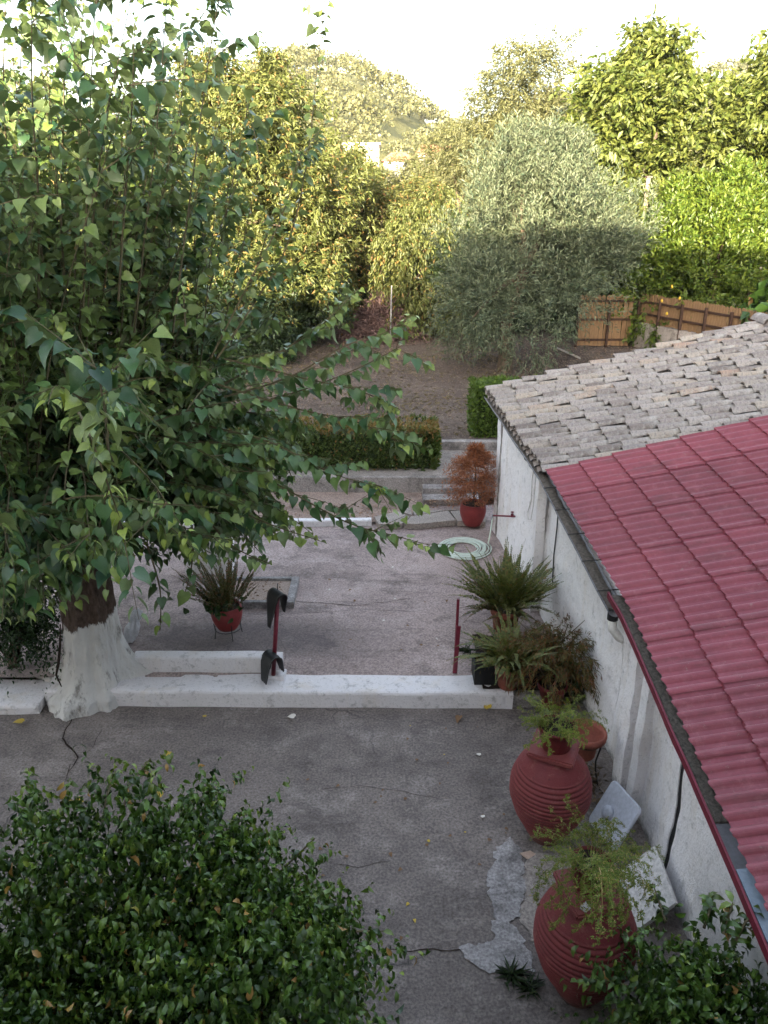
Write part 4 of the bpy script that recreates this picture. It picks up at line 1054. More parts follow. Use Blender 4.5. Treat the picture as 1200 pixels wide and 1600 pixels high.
# ------------------------------------------------------------------ the wooded hill
def hillwood():
    rng = np.random.default_rng(61); P, D, Nn, S = [], [], [], []
    pts = []
    while len(pts) < 1500:
        y = rng.uniform(85, 430); x = rng.uniform(-.62, .62) * y
        if rng.random() > (1.0 if -.18 < x / y < .2 else .5): continue
        pts.append((x, y))
    for (x, y) in pts:
        z = hill_z(x, y); h = rng.uniform(3.2, 7.5) * (1 if y > 150 else .75); r = h * rng.uniform(.34, .6); k = int(rng.uniform(110, 190))
        v = unit(k, rng); v[:, 2] = np.abs(v[:, 2]) * .9 - .15
        lump = 1 + .35 * np.array([mnoise.noise(Vector(q * 2.0) + Vector((x, y, 0))) for q in v])
        q = np.array([x, y, z + h * .5]) + v * np.array([r, r, h * .5]) * (lump * rng.uniform(.6, 1.05, k))[:, None]
        P.append(q); D.append(v + rng.normal(size=v.shape) * .7); Nn.append(v + rng.normal(size=v.shape) * .5); S.append(rng.uniform(.5, 1.25, k) * h * .115 + .08)
    return [np.concatenate(a) for a in (P, D, Nn, S)]
P_, D_, N_, S_ = hillwood()
hw = link('woods', leaf_cloud('woods', blade(.42, .12, .1), P_, D_, N_, S_, np.zeros(len(P_))), L['far']); tag(hw, kind='stuff')
def cypress(px, py, Y, h, r, label):
    p = at_y(px, py, Y); z = p.z - h; rng = np.random.default_rng(px)
    o = thing('cypress', label, 'tree', (p.x, Y, z), group='cypress spires on the hill')
    n = 700; t = rng.random(n) ** .8; a = rng.random(n) * 6.283; rr = r * np.sin(np.clip(t * 1.02 + .05, 0, 1) * np.pi) ** .6 * (1 - t * .55) * rng.uniform(.6, 1.1, n)
    P = np.stack([p.x + rr * np.cos(a), Y + rr * np.sin(a), z + h * (.03 + .97 * t)], 1)
    D = np.stack([np.cos(a) * .3, np.sin(a) * .3, np.ones(n)], 1) + rng.normal(size=(n, 3)) * .2
    link('crown', leaf_cloud('crown', medium, P, D, unit(n, rng), np.full(n, h * .13), np.zeros(n)), L['cypress'], o)
    link('trunk', tube('trunk', [(p.x, Y, z - .6), (p.x, Y, z + h * .3)], r * .18, 6), M['trunk'], o)
cypress(651, 156, 290, 11, 1.1, 'dark cypress spire on the ridge between hill and thin tree')
cypress(549, 119, 290, 5, .8, 'small cypress spire on the top of the wooded hill')
cypress(644, 172, 285, 7, .9, 'shorter cypress beside the tall spire on the ridge')
# ================================================================== far houses
def house_far(px0, px1, pyt, pyb, Y, label, wall, roofc, wins, flat=False, balcony=False):
    a, b = at_y(px0, pyb, Y), at_y(px1, pyt, Y); x0, x1, z0, z1 = a.x, b.x, a.z, b.z
    o = thing('hill_house', label, 'house', ((x0 + x1) / 2, Y, z0), group='houses on the hillside')
    link('wall', box('wall', x0, x1, Y, Y + 8, z0 - 2.5, z1), wall, o)
    if flat: link('roof', box('roof', x0 - .25, x1 + .25, Y - .25, Y + 8.2, z1 + .002, z1 + .25), wall, o)
    else:
        V = [(x0 - .4, Y - .4, z1), (x1 + .4, Y - .4, z1), (x1 + .4, Y + 8.4, z1), (x0 - .4, Y + 8.4, z1), (x0 + 1, Y + 4, z1 + 1.3), (x1 - 1, Y + 4, z1 + 1.3)]
        link('roof', mesh('roof', V, [(0, 1, 5, 4), (1, 2, 5), (2, 3, 4, 5), (3, 0, 4), (3, 2, 1, 0)]), roofc, o)
    for (u, v, w, h) in wins:
        wx, wz = x0 + u * (x1 - x0), z0 + v * (z1 - z0)
        wn = link('window', box('window', wx - w / 2 - .1, wx + w / 2 + .1, Y - .06, Y - .002, wz - h / 2 - .1, wz + h / 2 + .1), wall, o)
        link('pane', box('pane', wx - w / 2, wx + w / 2, Y - .075, Y - .062, wz - h / 2, wz + h / 2), M['pane'], wn)
    if balcony:
        bz = z0 + .30 * (z1 - z0); bl = link('balcony', box('balcony', x0 + .5, x1 - .5, Y - 1.3, Y - .08, bz - .18, bz), wall, o)
        link('railing', box('railing', x0 + .5, x1 - .5, Y - 1.3, Y - 1.25, bz + .002, bz + .9), M['pane'], bl)
    return o
M['pane'] = plain('dark_window', (.05, .055, .06), .1, 4, .3, .5, 0)
hwh, hpk, hrf = plain('white_render', (.50, .48, .45), .05, .5, .9, .2, 0), plain('pinkish_render', (.42, .31, .28), .08, .5, .9, .2, 0), plain('terracotta_roof', (.38, .17, .10), .2, 2, .9, .2, .2)
house_far(538, 592, 226, 258, 118, 'bright white flat roofed house highest among the houses on the hill', hwh, hrf, [(.3, .5, 1.0, 1.2), (.7, .5, 1.0, 1.2)], True)
house_far(600, 646, 252, 284, 112, 'white house with a balcony and dark window under a terracotta roof', hwh, hrf, [(.65, .55, 1.6, 1.5), (.25, .6, .9, 1.1)], False, True)
house_far(652, 712, 238, 270, 124, 'pinkish house with terracotta roof behind the left edge of the olive', hpk, hrf, [(.25, .6, 1.1, 1.2), (.6, .6, 1.1, 1.2)])
house_far(575, 622, 298, 336, 92, 'low white house seen above the golden tree', hwh, hrf, [(.4, .55, 1.0, 1.0)], True)
house_far(-60, 175, 262, 470, 42, 'white house glimpsed at left through the mulberry leaves', hwh, hrf, [(.45, .6, 1.2, 1.4), (.8, .6, 1.2, 1.4)], True)
house_far(500, 545, 250, 285, 126, 'pale house half hidden by the tall drooping tree', hpk, hrf, [(.5, .5, 1.0, 1.2)])

# ================================================================== fence and block wall
M['picket'] = plain('raw_picket_wood', (.185, .115, .062), .35, 9, .8, .2, .3, stretch=(1, 1, .2))
C0, C1 = at_y(1004, 462, 24.3), at_y(1300, 505, 18.2)
C0.z, C1.z = 2.42, 2.36
def fence(name, label, A, B, zb, zt, w, rails, post_every, rail_side):
    d = (B - A); d.z = 0; ln = d.length; d.normalize(); nrm = Vector((d.y, -d.x, 0)) * rail_side; yaw = math.atan2(d.y, d.x)
    o = thing(name, label, 'fence', (A.x, A.y, zb))
    H = zt - zb; hw = w * .46
    pr = [(-hw, 0), (hw, 0), (hw, H - hw * .9), (hw * .55, H - hw * .25), (0, H), (-hw * .55, H - hw * .25), (-hw, H - hw * .9)]
    V = [(x, -.009, z) for x, z in pr] + [(x, .009, z) for x, z in pr]; n = len(pr)
    me = mesh('picket', V, [tuple(range(n)), tuple(range(n, 2 * n))[::-1]] + [(i, n + i, n + (i + 1) % n, (i + 1) % n) for i in range(n)])
    k = int(ln / w)
    for i in range(k):
        p = A + d * (w * (i + .5)); ob = link('picket', me, M['picket'], o, w=False)
        ob.matrix_parent_inverse = Matrix.Translation(-Vector(o.location))
        ob.matrix_basis = Matrix.Translation((p.x, p.y, zb + random.uniform(-.015, .015))) @ Euler((random.uniform(-.02, .02), random.uniform(-.015, .015), yaw)).to_matrix().to_4x4()
    for rz in rails:
        a, b = A + nrm * .035, B + nrm * .035
        link('rail', prism('rail', [(a.x, a.y, zb + H * rz), (b.x, b.y, zb + H * rz)], [(-.02, -.03), (.02, -.03), (.02, .03), (-.02, .03)], nrm), M['wood_dark'], o)
    s = 0
    while s <= ln + .01:
        p = A + d * s + nrm * .09
        link('post', box('post', p.x - .035, p.x + .035, p.y - .035, p.y + .035, zb - .35, zb + H * .86), M['wood_dark'], o); s += post_every
    return o
fence('picket_fence', 'wooden picket fence with dark rails standing on the grey block wall', C0, C1, 1.55, 2.40, .105, (.30, .72), .92, 1)
C2 = at_z(905, 548, .75); C3 = Vector((C0.x - .12, C0.y + .05, 0))
fence('picket_fence', 'lower picket fence in the shade beside the olive tree', Vector((C2.x, C2.y + .6, 0)), C3, .80, 2.35, .14, (.12, .52, .88), .95, 1)
link_wall = prism('block_wall', [(C0.x - .02, C0.y - .02, .5), (C1.x, C1.y, .5)], [(-.1, 0), (.1, 0), (.1, 1.04), (-.1, 1.04)], ((C1 - C0).normalized().cross(Vector((0, 0, 1)))), amp=.012, ns=2, step=.3)
tag(link('block_wall', link_wall, M['cement']), 'rough grey block wall carrying the picket fence', 'wall')
p = at_y(1015, 278, 26); o = thing('wooden_post', 'tall weathered wooden post between the bright trees', 'post', (p.x, 26, hill_z(p.x, 26)))
link('shaft', tube('shaft', [(p.x, 26, hill_z(p.x, 26) - .1), (p.x - .03, 26, p.z)], [.085, .07], 8, .1), plain('weathered_post', (.22, .18, .14), .25, 8, .9, .2, .5), o)
link('cap', box('cap', p.x - .11, p.x + .06, 25.9, 26.1, p.z + .002, p.z + .05), M['dead_wood'], o)
a, b = at_z(870, 545, .78), at_z(906, 562, .78)
bd = link('board', prism('board', [(a.x, a.y, .78), (b.x, b.y, .80)], [(-.08, 0), (.08, 0), (.08, .05), (-.08, .05)], (0, 1, 0)), plain('grey_board', (.35, .33, .31), .2, 8, .9, .2, .3)); tag(bd, 'grey weathered board lying on the ground beside the olive tree', 'board')

# ================================================================== brush pile and the thin pole
bp = at_z(597, 536, .74); o = thing('brush_pile', 'heap of dry cut branches at the far end of the garden', 'brush pile', (bp.x, bp.y + .6, .75))
BV, BF = [], []; rb_ = random.Random(4)
for i in range(1800):
    u, v = rb_.gauss(0, .58), rb_.gauss(0, .42); h = 1.4 * math.exp(-(u * u / .75 + v * v / .5)) * rb_.random() ** .5
    c = Vector((bp.x + u, bp.y + .6 + v, .76 + h)); d = Vector((rb_.gauss(0, 1), rb_.gauss(0, 1), rb_.gauss(0, .55))).normalized() * rb_.uniform(.12, .5); bend = Vector((rb_.gauss(0, .06), rb_.gauss(0, .06), rb_.gauss(0, .06)))
    r = rb_.uniform(.006, .018); b0 = len(BV)
    for p in (c - d, c + bend, c + d):
        t = d.normalized(); uu = t.cross(Vector((.2, .5, .84))).normalized(); vv = t.cross(uu)
        for a in (0, 2.09, 4.19): BV.append(p + (uu * math.cos(a) + vv * math.sin(a)) * r)
    for j in (0, 3):
        for k in range(3): BF.append((b0 + j + k, b0 + j + (k + 1) % 3, b0 + j + 3 + (k + 1) % 3, b0 + j + 3 + k))
tag(link('branches', mesh('branches', BV, BF), M['dead_wood'], o), kind='stuff')
rng = np.random.default_rng(8); n = 2600; u = rng.normal(size=(n, 2)) * [.52, .4]; hh = 1.3 * np.exp(-(u[:, 0] ** 2 / .75 + u[:, 1] ** 2 / .5)) * rng.random(n) ** .4
tag(link('dry_leaves', leaf_cloud('dry_leaves', medium, np.stack([bp.x + u[:, 0], bp.y + .6 + u[:, 1], .76 + hh], 1), unit(n, rng), unit(n, rng), rng.uniform(.06, .15, n), np.zeros(n)),
    leafmat('dry_leaf', (.09, .055, .05), (.23, .15, .135), trans=.1), o), kind='stuff')
p0, p1 = at_z(610, 505, 1.0), at_y(612, 448, at_z(610, 505, 1.0).y)
p0 = at_y(610, 500, 25.0); p1 = at_y(612, 446, 25.0)
tag(link('metal_pole', tube('metal_pole', [(p0.x, 25.0, .7), p1], .022, 8), M['grey_metal']), 'thin grey metal pole standing in front of the brush pile', 'pole')

# ================================================================== posts by the kerb
gp_ = at_z(427, 1066, .2); gp_.y = 7.06; gp_.x = at_y(427, 1064, 7.06).x
tp_ = at_y(434, 925, 7.10)
o = thing('gate_post', 'red painted gate post wrapped with two black rubber flaps', 'post', (gp_.x, 7.06, .195))
link('shaft', tube('shaft', [(gp_.x, 7.06, .19), (tp_.x, 7.10, tp_.z)], .024, 10), M['redpaint'], o, smooth=True)
link('foot', prism('foot', [(gp_.x - .10, 7.02, .19), (gp_.x + .13, 7.02, .19)], round_rect(.16, .055, .02), (0, 1, 0), amp=.02, ns=9, step=.04), M['kerbwhite'], o)
link('wire', tube('wire', [(tp_.x, 7.10, tp_.z), (tp_.x + .003, 7.10, tp_.z + .10)], .005, 5), M['iron'], o)
def flap(name, top, rad, left, right, wid, yaw, taper, rib=0, seed=0):
    """sheet of rubber bent over the post: left and right are the lengths of the two hanging lobes"""
    U = Vector((math.cos(yaw), math.sin(yaw), 0)); A = Vector((-math.sin(yaw), math.cos(yaw), 0)); rows = []
    for i in range(8):
        f = i / 8; s = left * (1 - f); rows.append((-rad - .01 - .02 * (1 - f), -s, 1 - (1 - f) * taper))
    for i in range(9):
        a = math.pi * (1 - i / 8); rows.append((rad * math.cos(a), rad * math.sin(a), 1))
    for i in range(1, 9):
        f = i / 8; rows.append((rad + .05 * f, -right * f, 1 - f * (taper + .05)))
    V, Fc = [], []; m = 7
    for lay in (0, .008):
        for (x, z, w) in rows:
            for k in range(m):
                v = (k / (m - 1) - .5) * wid
                off = wid * .5 * (1 - w) * .8
                V.append(top + U * (x * (1 - lay * 8) ) + A * (v * w + off) + Vector((0, 0, z - lay + (.008 * math.cos(k * 3.14) if rib else 0))))
    R_ = len(rows)
    for lay in (0, 1):
        b = lay * R_ * m
        for j in range(R_ - 1):
            for k in range(m - 1):
                q = (b + j * m + k, b + j * m + k + 1, b + (j + 1) * m + k + 1, b + (j + 1) * m + k); Fc.append(q if lay else q[::-1])
    b = R_ * m
    for j in range(R_ - 1):
        for k in (0, m - 1): Fc.append((j * m + k, (j + 1) * m + k, b + (j + 1) * m + k, b + j * m + k))
    for k in range(m - 1):
        for j in (0, R_ - 1): Fc.append((j * m + k, j * m + k + 1, b + j * m + k + 1, b + j * m + k))
    return mesh(name, V, Fc)
link('rubber_flap', flap('rubber_flap', Vector((tp_.x + .0, 7.06, tp_.z - .03)), .062, .36, .24, .20, R(40), .75), M['black'], o, smooth=True)
link('rubber_flap', flap('rubber_flap', Vector((gp_.x + .015, 7.0, .47)), .075, .25, .18, .20, R(36), .40, 1), M['black'], o, smooth=True)
a, b = at_z(711, 1052, .205), at_y(716, 936, 7.2); a.y = 7.2
o = thing('iron_post', 'short red iron post standing on the kerb', 'post', (a.x, 7.2, .2))
link('shaft', tube('shaft', [(a.x, 7.2, .19), (b.x, 7.2, b.z)], .016, 8), M['redpaint'], o)
m_ = Vector((a.x, 7.19, .2)).lerp(Vector((b.x, 7.19, b.z)), .66); link('angle_iron', prism('angle_iron', [(a.x - .004, 7.175, .2), (m_.x + .012, 7.175, m_.z)], [(-.02, -.02), (.026, -.02), (.026, -.012), (-.012, -.012), (-.012, .02), (-.02, .02)], (1, 0, 0), up=Vector((0, 1, 0))), M['redpaint'], o)

# ================================================================== red jars
M['jar'] = None
def jarmat():
    m = Mat('red_oxide_paint', .62, .3)
    a = m.noise(3, 6, .65); f = m.noise(24, 6, .75); g = m.noise(9, 7, .8)
    c = m.ramp(a, [(.3, (.115, .018, .022)), (.7, (.17, .028, .031))])
    c = m.mix(c, (.33, .17, .14), m.math('MULTIPLY', m.ramp(g, [(.53, 0.), (.66, 1.)]), .4))
    pt = m.node('ShaderNodeNewGeometry').outputs['Pointiness']
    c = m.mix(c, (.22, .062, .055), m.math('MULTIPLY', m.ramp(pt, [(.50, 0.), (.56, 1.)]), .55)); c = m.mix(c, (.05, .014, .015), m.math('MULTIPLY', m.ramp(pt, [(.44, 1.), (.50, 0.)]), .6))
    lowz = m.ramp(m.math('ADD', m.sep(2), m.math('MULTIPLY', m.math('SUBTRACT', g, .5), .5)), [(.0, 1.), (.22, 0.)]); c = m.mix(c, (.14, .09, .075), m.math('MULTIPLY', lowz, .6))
    c = m.mix(c, (.045, .016, .016), m.math('MULTIPLY', m.ramp(f, [(.55, 0.), (.68, 1.)]), .5))
    m.put(m.p.inputs['Roughness'], m.ramp(g, [(.35, .45), (.65, .8)]))
    m.color(c); m.bump(m.math('ADD', f, g), .45, .01); return m.m
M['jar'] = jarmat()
def jar(label, loc, rz, first=None):
    if first is not None:
        o = copy_tree(first); o.location = loc; o.rotation_euler = (0, 0, rz); o['label'] = label; return o
    o = thing('clay_jar', label, 'jar', loc, rz, group='big red storage jars along the shed')
    prof = [(.10, 0), (.135, .0)]; zs = np.linspace(.015, .85, 190)
    kz = [0, .12, .28, .46, .60, .72, .80, .86]; kr = [.135, .190, .275, .330, .325, .282, .228, .165]
    for z in zs:
        r = float(np.interp(z, kz, kr)); 
        # rounder interpolation
        r2 = .5 * (float(np.interp(z - .03, kz, kr)) + float(np.interp(z + .03, kz, kr))); r = .5 * (r + r2)
        ph = ((z - .06) / .039) % 1.0
        amp = .0125 if .07 < z < .74 else 0
        prof.append((r + amp * (abs(math.sin(math.pi * ph)) ** .7 - .5), z))
    prof += [(.160, .86), (.155, .885)]
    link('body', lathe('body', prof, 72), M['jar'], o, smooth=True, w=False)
    link('rim_slab', box('rim_slab', -.185, .185, -.185, .185, .886, .935, .012), M['jar'], o, w=False)
    return o
J1 = at_z(908, 1568, 0); J2 = at_z(856, 1318, 0)
jar1 = jar('nearest big ribbed red jar with a trailing asparagus fern on top', (J1.x, J1.y + .10, 0), R(12))
jar2 = jar('farther big ribbed red jar with a light green fern pot on its square rim', (J2.x, J2.y + .10, 0), R(-24), jar1)

# ================================================================== pots and potted plants
M['clayred'] = plain('red_plastic_pot', (.19, .028, .028), .2, 7, .55, .35, .1)
M['terracotta'] = plain('terracotta_pot', (.24, .075, .052), .15, 7, .7, .25, .15)
M['maroon'] = plain('maroon_pot', (.13, .018, .020), .2, 8, .6, .3, .1)
def pot_mesh(kind, r, h):
    if kind == 'flower':   # tapered with a rolled rim
        p = [(r * .66, 0), (r * .70, h * .04), (r * .72, h * .22), (r * .74, h * .24), (r * .88, h * .80), (r * .98, h * .80), (r * 1.0, h * .84), (r, h * .97), (r * .97, h), (r * .90, h), (r * .88, h * .86)]
    elif kind == 'round':
        p = [(r * .62, 0), (r * .66, h * .05), (r * .80, h * .2), (r * .80, h * .22), (r * .93, h * .42), (r * 1.0, h * .62), (r * .99, h * .82), (r * .93, h * .93), (r * .95, h * .96), (r * .93, h), (r * .86, h), (r * .85, h * .88)]
    elif kind == 'bowl':
        p = [(r * .52, 0), (r * .56, h * .06), (r * .60, h * .45), (r * .76, h * .66), (r * .88, h * .72), (r, h * .76), (r * 1.03, h * .88), (r * .99, h), (r * .90, h), (r * .84, h * .80), (r * .68, h * .6), (r * .52, h * .3)]
    else:                  # fluted
        p = [(r * .74, 0), (r * .76, h * .05), (r * .86, h * .6), (r * .92, h * .84), (r * 1.0, h * .86), (r * 1.02, h * .97), (r * .98, h), (r * .92, h), (r * .90, h * .88)]
    return lathe('pot', p, 48, 24 if kind == 'fluted' else 0, .022 if kind == 'fluted' else 0)
def frond_mesh(name, bend, w=.062, pairs=26, seed=0, twist=.3):
    rr = random.Random(seed); V, Fc = [], []
    def pt(s):
        a = bend * s; x = (1 - math.cos(a)) / bend if bend > .01 else 0; y = math.sin(a) / bend if bend > .01 else s
        return Vector((0, x, y)), Vector((0, math.sin(a), math.cos(a)))
    for i in range(11):
        p, t = pt(i / 10); r = .006 * (1 - .7 * i / 10); V += [p + Vector((-r, 0, 0)), p + Vector((r, 0, 0))]
        if i: Fc.append((2 * i - 2, 2 * i - 1, 2 * i + 1, 2 * i))
    for i in range(pairs):
        s = .16 + .84 * (i + .5) / pairs; p, t = pt(s); ln = w * (math.sin(min(1, s * 1.05 + .12) * math.pi) ** .6 + .15) * rr.uniform(.85, 1.1)
        for sd in (-1, 1):
            d = Vector((sd, 0, 0)) * .85 + t * .45 + Vector((0, rr.uniform(-.25, .35), 0)); d.normalize(); q = d.cross(t).normalized(); wv = d.cross(q).normalized() * .021
            b = len(V); V += [p, p + d * ln * .5 + wv, p + d * ln, p + d * ln * .5 - wv]; Fc.append((b, b + 1, b + 2, b + 3))
    return mesh(name, V, Fc)
def plume_mesh(name, bend, n=420, w=.085, needle=.034, seed=0):
    rr = random.Random(seed); V, Fc = [], []
    def pt(s):
        a = bend * s; return Vector((0, (1 - math.cos(a)) / bend, math.sin(a) / bend)), Vector((0, math.sin(a), math.cos(a)))
    for i in range(9):
        p, t = pt(i / 8); r = .004 * (1 - .6 * i / 8); V += [p + Vector((-r, 0, 0)), p + Vector((r, 0, 0))]
        if i: Fc.append((2 * i - 2, 2 * i - 1, 2 * i + 1, 2 * i))
    nb = max(8, n // 22)
    for i in range(nb):
        s = rr.uniform(.15, 1); p, t = pt(s); q = p
        d = (Vector((rr.gauss(0, 1), rr.gauss(0, .8), rr.gauss(0, .5))).normalized() + t * .5).normalized(); ln = w * rr.uniform(1.2, 3.0) * (1.15 - .7 * s)
        for k in range(22):
            c = p + d * ln * (k / 21) + Vector((0, 0, -.25 * ln * (k / 21) ** 2)) + Vector((rr.gauss(0, 1), rr.gauss(0, 1), rr.gauss(0, 1))) * .010
            e = (Vector((rr.gauss(0, 1), rr.gauss(0, 1), rr.gauss(0, .8))).normalized() + d * .5) * needle * rr.uniform(.6, 1.1); sd = e.cross(Vector((.3, .2, .9))).normalized() * needle * .2
            b = len(V); V += [c - e * .5, c + sd, c + e * .5, c - sd]; Fc.append((b, b + 1, b + 2, b + 3))
    return mesh(name, V, Fc)
L['fern'] = leafmat('sword_fern', (.055, .075, .020), (.16, .17, .048), trans=.25, odd=((.20, .13, .05), .10))
L['fernred'] = leafmat('dull_sword_fern', (.055, .060, .022), (.12, .11, .045), trans=.25, odd=((.18, .09, .05), .2))
L['asp'] = leafmat('asparagus_fern', (.09, .14, .018), (.20, .24, .035), trans=.35, odd=((.34, .27, .09), .12))
L['asp2'] = leafmat('trailing_asparagus_fern', (.085, .135, .020), (.21, .25, .045), trans=.35, odd=((.34, .24, .10), .14))
L['drybrown'] = leafmat('dry_conifer', (.20, .065, .028), (.40, .15, .065), trans=.2)
L['wispy'] = leafmat('wispy_broom', (.060, .062, .016), (.15, .115, .032), trans=.25, odd=((.19, .075, .025), .3))
FR = {k: [frond_mesh('frond', b, seed=i) for i, b in enumerate(bs)] for k, bs in {'up': (.25, .45, .7, .95), 'arch': (.8, 1.2, 1.6, 1.9)}.items()}
PL = {k: [plume_mesh('frond', b, seed=i + 10) for i, b in enumerate(bs)] for k, bs in {'short': (.9, 1.3, 1.8), 'trail': (1.9, 2.4, 2.8)}.items()}
def fronds(o, meshes, mat, n, z, r0, lens, tilt, seed, scale_w=1.0):
    rr = random.Random(seed)
    ms = []
    for me in meshes:
        c = me.copy(); c.name = 'frond'; c.materials.clear(); c.materials.append(mat); ms.append(c)
    for i in range(n):
        az = rr.uniform(0, 2 * math.pi); u = rr.random() ** .6; ln = rr.uniform(*lens)
        f = bpy.data.objects.new('frond', rr.choice(ms)); COL.objects.link(f); f.parent = o
        f.matrix_basis = Matrix.Translation((r0 * u * math.cos(az), r0 * u * math.sin(az), z)) @ Matrix.Rotation(az - math.pi / 2 + rr.uniform(-.4, .4), 4, 'Z') @ Matrix.Rotation(-(tilt[0] + (tilt[1] - tilt[0]) * u) + rr.uniform(-.12, .12), 4, 'X') @ Matrix.Rotation(rr.uniform(-.9, .9), 4, 'Z') @ Matrix.Diagonal((ln * scale_w, ln, ln, 1))
def potted(name, label, loc, kind, r, h, potmat, rz=0, cat='potted plant', group=None):
    o = thing(name, label, cat, loc, rz, group)
    link('pot', pot_mesh(kind, r, h), potmat, o, smooth=True, w=False)
    V = [(r * .87 * math.cos(a), r * .87 * math.sin(a), h * .9 + .012 * mnoise.noise(Vector((a * 2, 0, 0)))) for a in np.linspace(0, 2 * math.pi, 24, endpoint=False)] + [(0, 0, h * .93)]
    link('soil', mesh('soil', V, [(i, (i + 1) % 24, 24) for i in range(24)]), M['soil'], o, w=False)
    return o
# sword fern in a red pot on a small iron stand, under the mulberry
b = at_z(357, 989, .22); o = potted('potted_fern', 'spiky fern in a red pot on a small iron stand beside the tree pit', (b.x, b.y, .30), 'round', .185, .30, M['clayred'])
fronds(o, FR['up'][:3], L['fernred'], 90, .27, .13, (.42, .72), (.0, .62), 1, .6)
iv = leaf_cloud('ground_leaves', heart(), *(lambda P: (P, unit(60, np.random.default_rng(2)) + [0, 0, -.2], np.tile([0, -.3, 1.], (60, 1)), np.random.default_rng(3).uniform(.05, .09, 60)))(np.random.default_rng(1).normal(size=(60, 3)) * [.12, .1, .05] + [-.06, -.1, .36]), np.zeros(60))
link('ground_leaves', iv, L['ivy'], o, w=False)['kind'] = 'stuff'
for a in (.5, 2.1, 3.7, 5.2): link('leg', tube('leg', [(.17 * math.cos(a), .17 * math.sin(a), .10), (.15 * math.cos(a), .15 * math.sin(a), 0), (.17 * math.cos(a), .17 * math.sin(a), -.11)], .006, 5), M['iron'], o, w=False)
link('ring', tube('ring', [(.155 * math.cos(a), .155 * math.sin(a), .0) for a in np.linspace(0, 6.283, 25)], .006, 5), M['iron'], o, w=False)
# big sword fern, upper of the two by the shed wall
b = at_z(788, 990, .2); o = potted('potted_fern', 'large upright sword fern in a terracotta pot against the shed wall', (b.x, b.y, .2), 'flower', .185, .36, M['terracotta'])
fronds(o, FR['up'], L['fern'], 150, .35, .15, (.50, .84), (.0, .78), 2, .85)
fronds(o, FR['arch'][:2], L['fernred'], 26, .35, .14, (.4, .62), (.5, 1.05), 12, .9)
# lower fern on the kerb corner
b = at_z(796, 1082, .2); o = potted('potted_fern', 'arching sword fern in a terracotta pot on the kerb corner', (b.x, b.y + .12, .2), 'flower', .15, .26, M['terracotta'])
fronds(o, FR['arch'], L['fern'], 110, .25, .12, (.40, .68), (.0, .62), 3, .95)
# wispy brown green bush beside it
b = at_z(868, 1098, .1); o = potted('potted_broom', 'wispy brownish green bush in a maroon pot between fern and shed wall', (b.x - .02, b.y + .1, .02), 'flower', .16, .26, M['maroon'])
rng = np.random.default_rng(14); Mx = 230; O = np.stack([rng.normal(size=Mx) * .17, rng.normal(size=Mx) * .15, rng.uniform(.25, .75, Mx)], 1); D = np.stack([O[:, 0] * 2.4, O[:, 1] * 2.4, np.full(Mx, .9)], 1) + rng.normal(size=(Mx, 3)) * .3
P, Dl, Nn, s = sprays(O, D, rng.uniform(.25, .55, Mx), 34, .75, .4, .45, .012, rng, .3)
tag(link('foliage', leaf_cloud('foliage', blade(.07, .02, .1), P, Dl, Nn, rng.uniform(.035, .08, len(P)), np.zeros(len(P))), L['wispy'], o, w=False), kind='stuff')
for k in range(7): link('stem', tube('stem', [(rng.normal() * .05, rng.normal() * .05, .2), (rng.normal() * .12, rng.normal() * .1, .55), (rng.normal() * .2, rng.normal() * .15, .9)], [.012, .008, .004], 5), M['trunk'], o, w=False)
# dark leafy plant reaching out of the gap at the wall
o = thing('leafy_plant', 'sparse dark leaved plant in the gap behind the wispy bush', 'plant', (2.0, 6.95, .0)); rng = np.random.default_rng(15)
O = np.tile([2.0, 6.95, .1], (14, 1)) + rng.normal(size=(14, 3)) * [.06, .1, .02]; P, Dl, Nn, s = sprays(O, np.stack([rng.normal(size=14) * .12 - .02, rng.normal(size=14) * .25, np.ones(14)], 1), rng.uniform(.5, .85, 14), 16, .1, .8, .3, .015, rng)
foliage(o, ficus(), P, Dl, Nn, rng.uniform(.05, .085, len(P)), L['ivy'], parts=60)['kind'] = 'stuff'
for i in range(14): link('stem', tube('stem', [O[i] - [0, 0, .12], O[i] + [0, 0, .35]], .005, 5), M['twig'], o)
# dead conifer in a red pot by the steps
b = at_z(738, 818, .28); o = potted('potted_conifer', 'dried out orange brown conifer in a round red pot beside the steps', (b.x, b.y, .27), 'round', .205, .36, M['clayred'])
link('trunk', tube('trunk', [(0, 0, .3), (.015, 0, .75), (0, .01, 1.28)], [.018, .013, .005], 7), M['trunk'], o, w=False)
rng = np.random.default_rng(16); Mx = 330; z = rng.uniform(.0, 1, Mx) ** .9; a = rng.random(Mx) * 6.283
O = np.stack([.04 * np.cos(a), .04 * np.sin(a), .36 + z * .92], 1); D = np.stack([np.cos(a), np.sin(a), rng.uniform(.05, .8, Mx)], 1)
Lc = (.42 * np.sin(np.clip(z * .8 + .28, 0, 1) * np.pi) ** .8 + .05) * rng.uniform(.7, 1.1, Mx)
P, Dl, Nn, s = sprays(O, D, Lc, 34, .12, .6, .1, .022, rng, .2, .3)
tag(link('foliage', leaf_cloud('foliage', blade(.10, .02, .1), P, Dl, Nn, rng.uniform(.03, .065, len(P)), np.zeros(len(P))), L['drybrown'], o, w=False), kind='stuff')
for k in range(0, Mx, 14): link('branch', tube('branch', [O[k] - [O[k][0], O[k][1], 0], O[k] + D[k] * Lc[k] * .75], [.005, .002], 4), M['trunk'], o, w=False)
